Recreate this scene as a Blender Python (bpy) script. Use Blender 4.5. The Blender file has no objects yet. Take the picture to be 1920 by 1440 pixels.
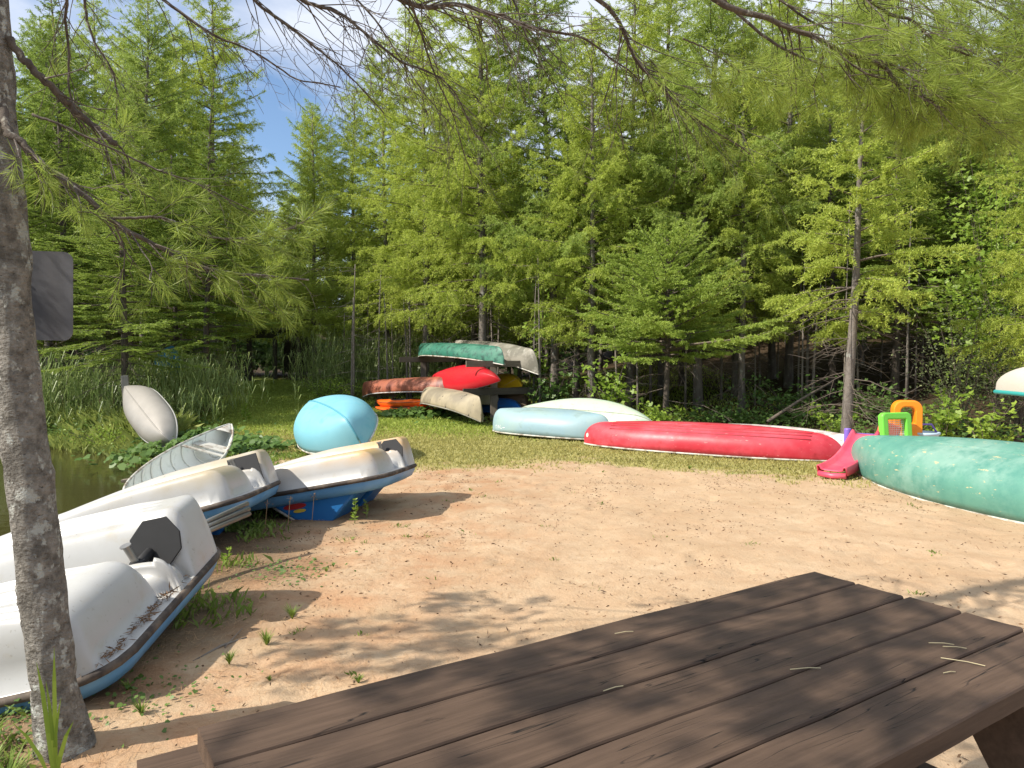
import bpy, math, random
import numpy as np
from mathutils import Vector, Matrix, noise as mnoise

SC = bpy.context.scene
COL = SC.collection
rad = math.radians

# ---------------- camera ----------------
F = 1386.0
EYE = 1.43
PITCH = rad(-1.86)
cam_d = bpy.data.cameras.new("camera")
cam = bpy.data.objects.new("camera", cam_d)
COL.objects.link(cam)
cam.location = (0, 0, EYE)
cam.rotation_euler = (rad(90) + PITCH, 0, 0)
cam_d.sensor_width = 36.0
cam_d.lens = 36.0 * F / 1920.0
cam_d.clip_start = 0.05
cam_d.clip_end = 2000
SC.camera = cam

# ---------------- sky, sun, exposure ----------------
SUN_TO = Vector((-0.73, -0.28, 0.70)).normalized()
sun_el = math.asin(SUN_TO.z)
sun_az = math.atan2(SUN_TO.x, SUN_TO.y)
world = bpy.data.worlds.new("World")
SC.world = world
world.use_nodes = True
wn = world.node_tree
for n in list(wn.nodes):
    wn.nodes.remove(n)
def wnode(t, **k):
    n = wn.nodes.new(t)
    for a, b in k.items():
        setattr(n, a, b)
    return n
w_out = wnode('ShaderNodeOutputWorld')
w_bg = wnode('ShaderNodeBackground')
w_sky = wnode('ShaderNodeTexSky', sky_type='NISHITA')
w_sky.sun_disc = False
w_sky.sun_elevation = sun_el
w_sky.sun_rotation = sun_az
w_sky.air_density = 1.0
w_sky.dust_density = 0.2
w_sky.ozone_density = 3.0
w_tc = wnode('ShaderNodeTexCoord')
w_map = wnode('ShaderNodeMapping')
w_map.inputs['Scale'].default_value = (1.0, 1.0, 2.2)
w_map.inputs['Location'].default_value = (0.35, 0.0, 0.42)
w_noise = wnode('ShaderNodeTexNoise')
w_noise.inputs['Scale'].default_value = 2.6
w_noise.inputs['Detail'].default_value = 7
w_noise.inputs['Roughness'].default_value = 0.52
w_ramp = wnode('ShaderNodeValToRGB')
w_ramp.color_ramp.elements[0].position = 0.44
w_ramp.color_ramp.elements[1].position = 0.60
w_mix = wnode('ShaderNodeMix', data_type='RGBA')
wn.links.new(w_tc.outputs['Generated'], w_map.inputs['Vector'])
wn.links.new(w_map.outputs[0], w_noise.inputs['Vector'])
w_sep = wnode('ShaderNodeSeparateXYZ'); wn.links.new(w_tc.outputs['Generated'], w_sep.inputs[0])
w_hi = wnode('ShaderNodeMapRange'); w_hi.inputs['From Min'].default_value = 0.26; w_hi.inputs['From Max'].default_value = 0.40
w_hi.inputs['To Min'].default_value = -0.03; w_hi.inputs['To Max'].default_value = 0.13
wn.links.new(w_sep.outputs[2], w_hi.inputs['Value'])
w_add = wnode('ShaderNodeMath', operation='ADD')
wn.links.new(w_noise.outputs[0], w_add.inputs[0]); wn.links.new(w_hi.outputs[0], w_add.inputs[1])
wn.links.new(w_add.outputs[0], w_ramp.inputs[0])
wn.links.new(w_ramp.outputs[0], w_mix.inputs['Factor'])
wn.links.new(w_sky.outputs[0], w_mix.inputs['A'])
w_mix.inputs['B'].default_value = (4.9, 5.3, 6.1, 1)
wn.links.new(w_mix.outputs['Result'], w_bg.inputs['Color'])
w_bg.inputs['Strength'].default_value = 0.125
wn.links.new(w_bg.outputs[0], w_out.inputs[0])

sun_d = bpy.data.lights.new("sun", 'SUN')
sun_d.energy = 5.0
sun_d.angle = rad(0.55)
sun_d.color = (1.0, 0.93, 0.82)
sun = bpy.data.objects.new("sun", sun_d)
COL.objects.link(sun)
sun.rotation_euler = SUN_TO.to_track_quat('Z', 'Y').to_euler()

SC.view_settings.view_transform = 'Standard'
SC.view_settings.look = 'None'
SC.view_settings.exposure = 0.52
SC.view_settings.gamma = 1.0
SC.cycles.use_denoising = True
SC.cycles.max_bounces = 8
SC.cycles.diffuse_bounces = 3
SC.cycles.transmission_bounces = 3
SC.cycles.glossy_bounces = 3
SC.cycles.transparent_max_bounces = 6

# ---------------- tagging ----------------
def tag(o, label=None, cat=None, group=None, kind=None):
    if label: o['label'] = label
    if cat: o['category'] = cat
    if group: o['group'] = group
    if kind: o['kind'] = kind
    return o

def empty(name, loc=(0, 0, 0), rz=0.0, label=None, cat=None, group=None):
    o = bpy.data.objects.new(name, None)
    o.empty_display_size = 0.2
    COL.objects.link(o)
    o.location = loc
    o.rotation_euler = (0, 0, rz)
    return tag(o, label, cat, group)

def children(o):
    return [c for c in bpy.data.objects if c.parent == o]

# ---------------- materials ----------------
def nodes_of(name):
    m = bpy.data.materials.new(name)
    m.use_nodes = True
    nt = m.node_tree
    return m, nt, nt.nodes['Principled BSDF'], nt.nodes['Material Output']

def nd(nt, t, **k):
    n = nt.nodes.new(t)
    ins = k.pop('ins', {})
    for a, b in k.items():
        setattr(n, a, b)
    for a, b in ins.items():
        n.inputs[a].default_value = b
    return n

def c4(c):
    return (c[0], c[1], c[2], 1.0)

def ramp(nt, src, p0, p1, c0=(0, 0, 0), c1=(1, 1, 1)):
    r = nd(nt, 'ShaderNodeValToRGB')
    r.color_ramp.elements[0].position = p0
    r.color_ramp.elements[1].position = p1
    r.color_ramp.elements[0].color = c4(c0)
    r.color_ramp.elements[1].color = c4(c1)
    nt.links.new(src, r.inputs[0])
    return r.outputs[0]

def mixc(nt, fac, a, b):
    m = nd(nt, 'ShaderNodeMix', data_type='RGBA')
    if isinstance(fac, (int, float)): m.inputs['Factor'].default_value = fac
    else: nt.links.new(fac, m.inputs['Factor'])
    for s, v in (('A', a), ('B', b)):
        if isinstance(v, tuple): m.inputs[s].default_value = c4(v)
        else: nt.links.new(v, m.inputs[s])
    return m.outputs['Result']

def noise_out(nt, scale, detail=4, rough=0.55, vec=None, stretch=None, coord='Object'):
    n = nd(nt, 'ShaderNodeTexNoise', ins={'Scale': scale, 'Detail': detail, 'Roughness': rough})
    if vec is None:
        tc = nd(nt, 'ShaderNodeTexCoord')
        vec = tc.outputs[coord]
    if stretch:
        mp = nd(nt, 'ShaderNodeMapping')
        mp.inputs['Scale'].default_value = stretch
        nt.links.new(vec, mp.inputs['Vector'])
        vec = mp.outputs[0]
    nt.links.new(vec, n.inputs['Vector'])
    return n.outputs[0]

def bump(nt, bsdf, height, strength=0.3, dist=0.01):
    b = nd(nt, 'ShaderNodeBump', ins={'Strength': strength, 'Distance': dist})
    nt.links.new(height, b.inputs['Height'])
    nt.links.new(b.outputs[0], bsdf.inputs['Normal'])

def painted(name, col, rough=0.42, fade=None, fade_amt=(0.45, 0.75), dirt=None, dirt_amt=(0.55, 0.72),
            scratch=None, scale=2.0, bumpy=0.08, stretch=None, scratch_amt=(0.64, 0.68)):
    """weathered boat plastic, paint or gelcoat"""
    m, nt, b, o = nodes_of(name)
    c = col
    n1 = noise_out(nt, scale, 5, 0.6, stretch=stretch)
    if fade: c = mixc(nt, ramp(nt, n1, *fade_amt), c, fade)
    if dirt:
        n2 = noise_out(nt, scale * 3.1, 6, 0.65, stretch=stretch)
        c = mixc(nt, ramp(nt, n2, *dirt_amt), c, dirt)
    if scratch:
        n3 = noise_out(nt, scale * 5, 5, 0.7, stretch=(1.0, 3.5, 3.5))
        c = mixc(nt, ramp(nt, n3, *scratch_amt), c, scratch)
    if isinstance(c, tuple): b.inputs['Base Color'].default_value = c4(c)
    else: nt.links.new(c, b.inputs['Base Color'])
    n4 = noise_out(nt, scale * 6, 4, 0.6)
    r = nd(nt, 'ShaderNodeMapRange', ins={'To Min': rough - 0.08, 'To Max': rough + 0.12})
    nt.links.new(n4, r.inputs['Value'])
    nt.links.new(r.outputs[0], b.inputs['Roughness'])
    n5 = noise_out(nt, scale * 2.2, 3, 0.5)
    bump(nt, b, n5, bumpy, 0.02)
    return m

def leafmat(name, c_lo, c_hi, trans=0.4, rough=0.55, vary=0.5, tcol=None):
    """foliage: colour varies leaf by leaf and clump by clump, some light passes through"""
    m, nt, b, o = nodes_of(name)
    geo = nd(nt, 'ShaderNodeNewGeometry')
    oi = nd(nt, 'ShaderNodeObjectInfo')
    nz = noise_out(nt, 0.9, 3, 0.6)
    a = nd(nt, 'ShaderNodeMath', operation='MULTIPLY', ins={1: vary})
    nt.links.new(geo.outputs['Random Per Island'], a.inputs[0])
    a2 = nd(nt, 'ShaderNodeMath', operation='MULTIPLY_ADD', ins={1: 0.9, 2: -0.2})
    nt.links.new(nz, a2.inputs[0])
    a3 = nd(nt, 'ShaderNodeMath', operation='ADD')
    nt.links.new(a.outputs[0], a3.inputs[0]); nt.links.new(a2.outputs[0], a3.inputs[1])
    a4 = nd(nt, 'ShaderNodeMath', operation='MULTIPLY_ADD', ins={1: 0.3, 2: -0.12})
    nt.links.new(oi.outputs['Random'], a4.inputs[0])
    a5 = nd(nt, 'ShaderNodeMath', operation='ADD', use_clamp=True)
    nt.links.new(a3.outputs[0], a5.inputs[0]); nt.links.new(a4.outputs[0], a5.inputs[1])
    col = mixc(nt, a5.outputs[0], c_lo, c_hi)
    nt.links.new(col, b.inputs['Base Color'])
    b.inputs['Roughness'].default_value = rough
    b.inputs['Specular IOR Level'].default_value = 0.35
    t = nd(nt, 'ShaderNodeBsdfTranslucent')
    if tcol:
        tc = mixc(nt, 0.5, col, tcol)
        nt.links.new(tc, t.inputs['Color'])
    else:
        nt.links.new(col, t.inputs['Color'])
    mx = nd(nt, 'ShaderNodeMixShader', ins={0: trans})
    nt.links.new(b.outputs[0], mx.inputs[1]); nt.links.new(t.outputs[0], mx.inputs[2])
    nt.links.new(mx.outputs[0], o.inputs['Surface'])
    return m

def barkmat(name, c1, c2, c3, scale=14, stretch=(1, 1, 0.35), b_str=0.9, dist=0.012, lichen=(0.60, 0.66)):
    m, nt, b, o = nodes_of(name)
    n1 = noise_out(nt, scale, 7, 0.7, stretch=stretch)
    n2 = noise_out(nt, scale * 0.8, 5, 0.6, stretch=(1, 1, 0.8))
    n3 = noise_out(nt, scale * 2.6, 4, 0.6, stretch=(1, 1, 1.6))
    c = mixc(nt, ramp(nt, n1, 0.38, 0.62), c1, c2)
    c = mixc(nt, ramp(nt, n2, *lichen), c, c3)
    c = mixc(nt, ramp(nt, n3, 0.30, 0.36, (0.75, 0.75, 0.75), (0, 0, 0)), c, (0.02, 0.016, 0.013))
    nt.links.new(c, b.inputs['Base Color'])
    b.inputs['Roughness'].default_value = 0.9
    add = nd(nt, 'ShaderNodeMath', operation='ADD')
    nt.links.new(n1, add.inputs[0]); nt.links.new(n3, add.inputs[1])
    bump(nt, b, add.outputs[0], b_str, dist)
    return m

def woodmat(name, c1, c2, scale=6, axis='X', rough=0.8, crack=True):
    """weathered timber; grain runs along the local axis"""
    m, nt, b, o = nodes_of(name)
    st = {'X': (0.06, 1, 1), 'Y': (1, 0.06, 1), 'Z': (1, 1, 0.06)}[axis]
    n1 = noise_out(nt, scale * 8, 6, 0.65, stretch=st)
    n2 = noise_out(nt, scale * 0.5, 4, 0.6)
    c = mixc(nt, ramp(nt, n1, 0.25, 0.75), c1, c2)
    c = mixc(nt, ramp(nt, n2, 0.35, 0.7, (0, 0, 0), (0.35, 0.35, 0.35)), c, tuple(x * 0.62 for x in c1))
    h = n1
    if crack:
        n3 = noise_out(nt, scale * 5.0, 2, 0.5, stretch=tuple(x * (0.8 if x < 0.5 else 1.0) for x in st))
        k = ramp(nt, n3, 0.492, 0.50)
        k2 = ramp(nt, n3, 0.50, 0.508, (1, 1, 1), (0, 0, 0))
        mm = nd(nt, 'ShaderNodeMath', operation='MULTIPLY')
        nt.links.new(k, mm.inputs[0]); nt.links.new(k2, mm.inputs[1])
        n4 = noise_out(nt, scale * 1.1, 2, 0.5, stretch=tuple(max(x, .35) for x in st))
        gate = nd(nt, 'ShaderNodeMath', operation='MULTIPLY')
        nt.links.new(mm.outputs[0], gate.inputs[0]); nt.links.new(ramp(nt, n4, 0.50, 0.56), gate.inputs[1])
        c = mixc(nt, gate.outputs[0], c, (0.006, 0.005, 0.004))
        sub = nd(nt, 'ShaderNodeMath', operation='MULTIPLY_ADD', ins={1: -2.2})
        nt.links.new(gate.outputs[0], sub.inputs[0]); nt.links.new(n1, sub.inputs[2])
        h = sub.outputs[0]
    nt.links.new(c, b.inputs['Base Color'])
    b.inputs['Roughness'].default_value = rough
    b.inputs['Specular IOR Level'].default_value = 0.3
    bump(nt, b, h, 0.45, 0.004)
    return m

def plain(name, col, rough=0.5, metal=0.0, var=0.15, scale=8, bumpy=0.05):
    m, nt, b, o = nodes_of(name)
    n1 = noise_out(nt, scale, 4, 0.6)
    lo = tuple(x * (1 - var) for x in col); hi = tuple(min(1, x * (1 + var)) for x in col)
    c = mixc(nt, n1, lo, hi)
    nt.links.new(c, b.inputs['Base Color'])
    b.inputs['Roughness'].default_value = rough
    b.inputs['Metallic'].default_value = metal
    bump(nt, b, n1, bumpy, 0.01)
    return m

# ---------------- mesh building ----------------
class MB:
    def __init__(s):
        s.v = []; s.f = []; s.n = 0
    def add(s, V, Fc):
        V = np.asarray(V, float).reshape(-1, 3)
        s.v.append(V)
        n = s.n
        s.f.extend([tuple(int(i) + n for i in f) for f in Fc])
        s.n += len(V)
        return s
    def box(s, c, size, R=None, taper=None):
        hx, hy, hz = [d / 2 for d in size]
        V = np.array([(x, y, z) for z in (-hz, hz) for y in (-hy, hy) for x in (-hx, hx)])
        if R is not None: V = V @ np.array(R.to_3x3()).T
        V = V + np.array(c)
        return s.add(V, [(0, 2, 3, 1), (4, 5, 7, 6), (0, 1, 5, 4), (2, 6, 7, 3), (0, 4, 6, 2), (1, 3, 7, 5)])
    def tube(s, pts, radii, n=8, cap=True):
        P = np.asarray(pts, float)
        m = len(P)
        if np.isscalar(radii): radii = [radii] * m
        T = np.gradient(P, axis=0)
        T /= np.linalg.norm(T, axis=1)[:, None] + 1e-9
        up = np.array([0, 0, 1.0]) if abs(T[0][2]) < 0.9 else np.array([1.0, 0, 0])
        A = np.cross(T[0], up); A /= np.linalg.norm(A)
        ang = np.arange(n) * 2 * math.pi / n
        V = []
        for i in range(m):
            A = A - T[i] * A.dot(T[i]); A /= np.linalg.norm(A) + 1e-9
            B = np.cross(T[i], A)
            V.append(P[i] + radii[i] * (np.cos(ang)[:, None] * A + np.sin(ang)[:, None] * B))
        V = np.concatenate(V)
        Fc = [(i * n + j, i * n + (j + 1) % n, (i + 1) * n + (j + 1) % n, (i + 1) * n + j)
              for i in range(m - 1) for j in range(n)]
        if cap:
            Fc.append(tuple(range(n))[::-1]); Fc.append(tuple((m - 1) * n + j for j in range(n)))
        return s.add(V, Fc)
    def grid(s, G):
        G = np.asarray(G, float)
        a, b = G.shape[:2]
        Fc = [(i * b + j, i * b + j + 1, (i + 1) * b + j + 1, (i + 1) * b + j) for i in range(a - 1) for j in range(b - 1)]
        return s.add(G.reshape(-1, 3), Fc)
    def prism(s, outline, z0, z1):
        n = len(outline)
        V = [(x, y, z0) for x, y in outline] + [(x, y, z1) for x, y in outline]
        Fc = [tuple(range(n))[::-1], tuple(range(n, 2 * n))]
        Fc += [(i, (i + 1) % n, n + (i + 1) % n, n + i) for i in range(n)]
        return s.add(V, Fc)
    def build(s, name, mat, parent=None, smooth=False, bevel=None, solid=None, sub=0, xform=None):
        V = np.concatenate(s.v)
        if xform is not None:
            M = np.array(xform)
            V = V @ M[:3, :3].T + M[:3, 3]
        me = bpy.data.meshes.new(name)
        me.from_pydata(V.tolist(), [], s.f)
        me.materials.append(mat)
        if smooth:
            me.polygons.foreach_set('use_smooth', [True] * len(me.polygons))
        o = bpy.data.objects.new(name, me)
        COL.objects.link(o)
        if parent: o.parent = parent
        if solid:
            md = o.modifiers.new('solid', 'SOLIDIFY'); md.thickness = solid; md.offset = 0
        if bevel:
            md = o.modifiers.new('bevel', 'BEVEL'); md.width = bevel; md.segments = 2; md.limit_method = 'ANGLE'; md.angle_limit = rad(40)
        if sub:
            md = o.modifiers.new('sub', 'SUBSURF'); md.levels = sub; md.render_levels = sub
        return o

def quads_mesh(name, Q, mat, parent=None, k=4):
    """Q: (N,k,3) array of separate k-gons -> one mesh object, quickly"""
    Q = np.ascontiguousarray(Q, dtype=np.float32)
    N = Q.shape[0]
    me = bpy.data.meshes.new(name)
    me.vertices.add(N * k)
    me.vertices.foreach_set('co', Q.reshape(-1))
    me.loops.add(N * k)
    me.loops.foreach_set('vertex_index', np.arange(N * k, dtype=np.int32))
    me.polygons.add(N)
    me.polygons.foreach_set('loop_start', np.arange(0, N * k, k, dtype=np.int32))
    me.polygons.foreach_set('loop_total', np.full(N, k, dtype=np.int32))
    me.update(calc_edges=True)
    me.materials.append(mat)
    o = bpy.data.objects.new(name, me)
    COL.objects.link(o)
    if parent: o.parent = parent
    return o

def unit(a):
    return a / (np.linalg.norm(a, axis=-1, keepdims=True) + 1e-9)

def diamonds(P, D, L, W, rng, N=None):
    """leaf shaped quads: base P, direction D, length L, width W (arrays)"""
    if N is None:
        N = unit(np.cross(D, rng.normal(size=P.shape)))
    L = np.broadcast_to(np.asarray(L, float), (len(P),))[:, None]
    W = np.broadcast_to(np.asarray(W, float), (len(P),))[:, None]
    return np.stack([P, P + D * L * 0.45 + N * W * 0.5, P + D * L, P + D * L * 0.45 - N * W * 0.5], axis=1)

# ---------------- terrain ----------------
POND = np.array([(-3.0, -6), (-3.15, 2.2), (-3.35, 4.6), (-3.9, 7.2), (-4.5, 9.0), (-5.5, 11.6), (-7.2, 13.4), (-10.2, 15.0), (-15, 16.2),
                 (-30, 18), (-60, 18), (-60, -6)], float)
def pond_sd(x, y):
    """signed distance to the shoreline, positive on land"""
    x = np.asarray(x, float); y = np.asarray(y, float)
    d = np.full(np.broadcast(x, y).shape, 1e9); inside = np.zeros(d.shape, bool)
    n = len(POND)
    for i in range(n):
        ax, ay = POND[i]; bx, by = POND[(i + 1) % n]
        ex, ey = bx - ax, by - ay
        t = np.clip(((x - ax) * ex + (y - ay) * ey) / (ex * ex + ey * ey), 0, 1)
        d = np.minimum(d, np.hypot(x - ax - t * ex, y - ay - t * ey))
        c = ((ay > y) != (by > y)) & (x < (bx - ax) * (y - ay) / (by - ay + 1e-12) + ax)
        inside ^= c
    return np.where(inside, -d, d)
def sstep(a, b, x):
    t = np.clip((np.asarray(x, float) - a) / (b - a), 0, 1)
    return t * t * (3 - 2 * t)
WATER_Z = -0.27
def terr(x, y):
    x = np.asarray(x, float); y = np.asarray(y, float)
    sd = pond_sd(x, y)
    z = -0.30 * (1 - sstep(-0.1, 1.25, sd))
    z = z - 0.5 * sstep(0.1, 2.5, -sd)
    z = z + 0.03 * np.clip(y - 14.5, 0, 18)
    # wooded slope behind the canoes on the right, gentler far away
    s = np.clip((y - 15.5) * 0.8 + (x - 6.0) * 0.6, 0, 60) * sstep(0.0, 12.0, x)
    z = z + 0.14 * s
    z = z + 0.10 * np.clip(y - 48, 0, 90)
    z = z + 0.08 * np.clip(np.abs(x) - 25, 0, 60) * sstep(10, 30, y)
    return z
_c, _s = math.cos(PITCH), math.sin(PITCH)
def ray(px, py):
    a = (px - 960.0) / F; b = (720.0 - py) / F
    return np.array([a, _c - b * _s, _s + b * _c])
def at(px, py, Y):
    r = ray(px, py); t = Y / r[1]
    return Vector((r[0] * t, Y, EYE + r[2] * t))
def G(px, py):
    r = ray(px, py); t = 0.5
    while t < 200:
        if EYE + r[2] * t < float(terr(r[0] * t, r[1] * t)): break
        t += 0.02
    return Vector((r[0] * t, r[1] * t, float(terr(r[0] * t, r[1] * t))))
def tz(x, y):
    return float(terr(x, y))
# ---------------- ground ----------------
def axis_pts(segs):
    out = []
    for a, b, st in segs:
        out.extend(np.arange(a, b, st).tolist())
    out.append(segs[-1][1])
    return np.array(out)
gx = axis_pts([(-160, -60, 10), (-60, -14, 1.5), (-14, -6.5, 0.3), (-6.5, 7.5, 0.055), (7.5, 20, 0.4), (20, 60, 2), (60, 160, 10)])
gy = axis_pts([(-40, -4, 3), (-4, 0.5, 0.3), (0.5, 13.5, 0.055), (13.5, 34, 0.3), (34, 80, 2), (80, 220, 10)])
GXX, GYY = np.meshgrid(gx, gy)
GZ = terr(GXX, GYY)
rngg = np.random.default_rng(5)
def vnoise(X, Y, s, seed):
    """cheap smooth value noise on arrays"""
    r = np.random.default_rng(seed); T = r.random((256, 256))
    x = X / s + 1000.3; y = Y / s + 1000.7
    xi = np.floor(x).astype(int); yi = np.floor(y).astype(int)
    fx = x - xi; fy = y - yi
    fx = fx * fx * (3 - 2 * fx); fy = fy * fy * (3 - 2 * fy)
    a = T[xi % 256, yi % 256]; b = T[(xi + 1) % 256, yi % 256]; c = T[xi % 256, (yi + 1) % 256]; d = T[(xi + 1) % 256, (yi + 1) % 256]
    return (a * (1 - fx) + b * fx) * (1 - fy) + (c * (1 - fx) + d * fx) * fy
SD = pond_sd(GXX, GYY)
near = sstep(0.2, 1.0, SD)
GZ = GZ + near * ((vnoise(GXX, GYY, 0.9, 1) - 0.5) * 0.03 + (vnoise(GXX, GYY, 0.33, 2) - 0.5) * 0.022
                  + (vnoise(GXX, GYY, 0.14, 3) - 0.5) * 0.016)
# a few scuffs and footprints in the sand
pr = np.random.default_rng(11)
for k in range(70):
    cx, cy = pr.uniform(-1.5, 5), pr.uniform(3, 10)
    a = pr.uniform(0, 6.28); ca, sa = math.cos(a), math.sin(a)
    m = (np.abs(GXX - cx) < 0.4) & (np.abs(GYY - cy) < 0.4)
    u = (GXX[m] - cx) * ca + (GYY[m] - cy) * sa; v = -(GXX[m] - cx) * sa + (GYY[m] - cy) * ca
    q = (u / 0.15) ** 2 + (v / 0.06) ** 2
    GZ[m] += -0.022 * np.exp(-q) + 0.008 * np.exp(-((np.sqrt(q) - 1.5) / 0.5) ** 2)

def grass_mask(x, y):
    x = np.asarray(x, float); y = np.asarray(y, float)
    edge = 9.95 + 0.25 * np.sin(x * 1.3) - 0.38 * np.clip(x - 0.5, 0, 5) + 0.35 * np.clip(-x - 1.9, 0, 3)
    nz = (vnoise(x, y, 0.9, 21) - 0.5) * 1.3 + (vnoise(x, y, 0.22, 22) - 0.5) * 1.0
    g = sstep(-0.7, 1.1, y - edge + nz)
    right_end = 1 - sstep(4.2, 5.2, x + nz * 0.4) * (1 - sstep(11, 13, y))
    g = g * np.maximum(right_end, 0.15)
    left = sstep(0.15, 1.1, (-2.3 - 0.14 * (y - 3)) - x + nz * 0.7)          # weedy strip along the bank
    return np.clip(np.maximum(g, left * 0.75), 0, 1)
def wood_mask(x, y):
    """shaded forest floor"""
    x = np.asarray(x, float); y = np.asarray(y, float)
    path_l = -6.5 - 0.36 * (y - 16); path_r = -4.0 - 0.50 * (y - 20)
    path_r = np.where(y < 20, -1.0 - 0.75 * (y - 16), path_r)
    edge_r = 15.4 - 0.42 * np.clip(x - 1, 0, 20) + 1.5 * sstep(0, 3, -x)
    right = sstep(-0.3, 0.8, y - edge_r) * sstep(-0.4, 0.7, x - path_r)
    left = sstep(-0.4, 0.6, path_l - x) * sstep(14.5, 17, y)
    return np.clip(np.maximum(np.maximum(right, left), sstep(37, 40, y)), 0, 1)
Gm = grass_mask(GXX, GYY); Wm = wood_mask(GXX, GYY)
Lm = np.clip((1 - sstep(-1.8, 0.3, GXX - 0.15 * (GYY - 3))) + 0.22, 0, 1)     # pine needle litter toward the boats
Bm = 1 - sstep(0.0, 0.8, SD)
Bm = np.maximum(Bm, 0.72 * (1 - sstep(-2.05, -1.25, GXX - 0.02 * GYY + (vnoise(GXX, GYY, 0.3, 61) - 0.5) * 0.5)) * (1 - sstep(7.2, 8.4, GYY)))  # second zone: shade under the upturned boats, painted as darker ground
mb = MB(); mb.grid(np.stack([GXX, GYY, GZ], -1))
m, nt, b, o = nodes_of('sand grass and forest floor')
att = nd(nt, 'ShaderNodeAttribute', attribute_name='zone')
sep = nd(nt, 'ShaderNodeSeparateColor')
nt.links.new(att.outputs['Color'], sep.inputs[0])
pos = nd(nt, 'ShaderNodeNewGeometry').outputs['Position']
nA = noise_out(nt, 1.1, 6, 0.65, vec=pos)
nB = noise_out(nt, 9, 6, 0.7, vec=pos)
nC = noise_out(nt, 60, 4, 0.7, vec=pos)
nD = noise_out(nt, 2.6, 5, 0.62, vec=pos)
nE = noise_out(nt, 230, 2, 0.6, vec=pos)
sand = mixc(nt, ramp(nt, nA, 0.35, 0.65), (0.42, 0.295, 0.182), (0.51, 0.375, 0.245))
sand = mixc(nt, ramp(nt, nB, 0.40, 0.75, (0, 0, 0), (0.6, 0.6, 0.6)), sand, (0.38, 0.25, 0.145))
sand = mixc(nt, ramp(nt, nC, 0.55, 0.72, (0, 0, 0), (0.55, 0.55, 0.55)), sand, (0.33, 0.215, 0.125))
sand = mixc(nt, ramp(nt, nE, 0.62, 0.70, (0, 0, 0), (0.5, 0.5, 0.5)), sand, (0.62, 0.50, 0.36))
litm = nd(nt, 'ShaderNodeMath', operation='MULTIPLY')
nt.links.new(sep.outputs[2], litm.inputs[0]); nt.links.new(ramp(nt, nD, 0.40, 0.64), litm.inputs[1])
litc = mixc(nt, nC, (0.30, 0.155, 0.08), (0.50, 0.31, 0.18))
c = mixc(nt, litm.outputs[0], sand, litc)
gcol = mixc(nt, ramp(nt, nB, 0.3, 0.7), (0.24, 0.24, 0.075), (0.40, 0.36, 0.15))
gcol = mixc(nt, ramp(nt, nC, 0.45, 0.7, (0, 0, 0), (0.6, 0.6, 0.6)), gcol, (0.30, 0.25, 0.11))
spy = nd(nt, 'ShaderNodeSeparateXYZ'); nt.links.new(pos, spy.inputs[0])
gfar = nd(nt, 'ShaderNodeMapRange', ins={'From Min': 12.8, 'From Max': 16.5}); nt.links.new(spy.outputs[1], gfar.inputs['Value'])
gcol = mixc(nt, gfar.outputs[0], gcol, mixc(nt, nB, (0.15, 0.20, 0.035), (0.30, 0.36, 0.08)))
gg = nd(nt, 'ShaderNodeMath', operation='MULTIPLY_ADD', ins={1: 1.5, 2: -0.35}, use_clamp=True)
nt.links.new(sep.outputs[0], gg.inputs[0])
gn = nd(nt, 'ShaderNodeMath', operation='MULTIPLY_ADD', ins={1: 0.9, 2: -0.45})
nt.links.new(nB, gn.inputs[0])
gs = nd(nt, 'ShaderNodeMath', operation='ADD', use_clamp=True)
nt.links.new(gg.outputs[0], gs.inputs[0]); nt.links.new(gn.outputs[0], gs.inputs[1])
gs2 = nd(nt, 'ShaderNodeMath', operation='MULTIPLY')
nt.links.new(gs.outputs[0], gs2.inputs[0]); nt.links.new(ramp(nt, sep.outputs[0], 0.0, 0.3), gs2.inputs[1])
c = mixc(nt, gs2.outputs[0], c, gcol)
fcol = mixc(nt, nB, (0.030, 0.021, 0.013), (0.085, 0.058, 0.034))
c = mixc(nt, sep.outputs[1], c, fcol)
bank_and_shade = nd(nt, 'ShaderNodeAttribute', attribute_name='bank')
c = mixc(nt, bank_and_shade.outputs['Fac'], c, (0.075, 0.052, 0.030))  # bank soil colour, also laid under the boats as painted shade
nt.links.new(c, b.inputs['Base Color'])
b.inputs['Roughness'].default_value = 0.95
b.inputs['Specular IOR Level'].default_value = 0.1
hs = nd(nt, 'ShaderNodeMath', operation='MULTIPLY_ADD', ins={1: 0.35})
nt.links.new(nC, hs.inputs[0]); nt.links.new(nB, hs.inputs[2])
bump(nt, b, hs.outputs[0], 0.55, 0.03)
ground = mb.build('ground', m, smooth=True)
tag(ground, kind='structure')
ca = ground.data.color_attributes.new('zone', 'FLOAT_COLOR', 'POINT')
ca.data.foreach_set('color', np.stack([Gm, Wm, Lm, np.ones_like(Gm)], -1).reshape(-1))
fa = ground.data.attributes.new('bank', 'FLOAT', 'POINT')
fa.data.foreach_set('value', Bm.reshape(-1))  # holds the pond bank plus the shade painted beneath the boats

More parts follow.
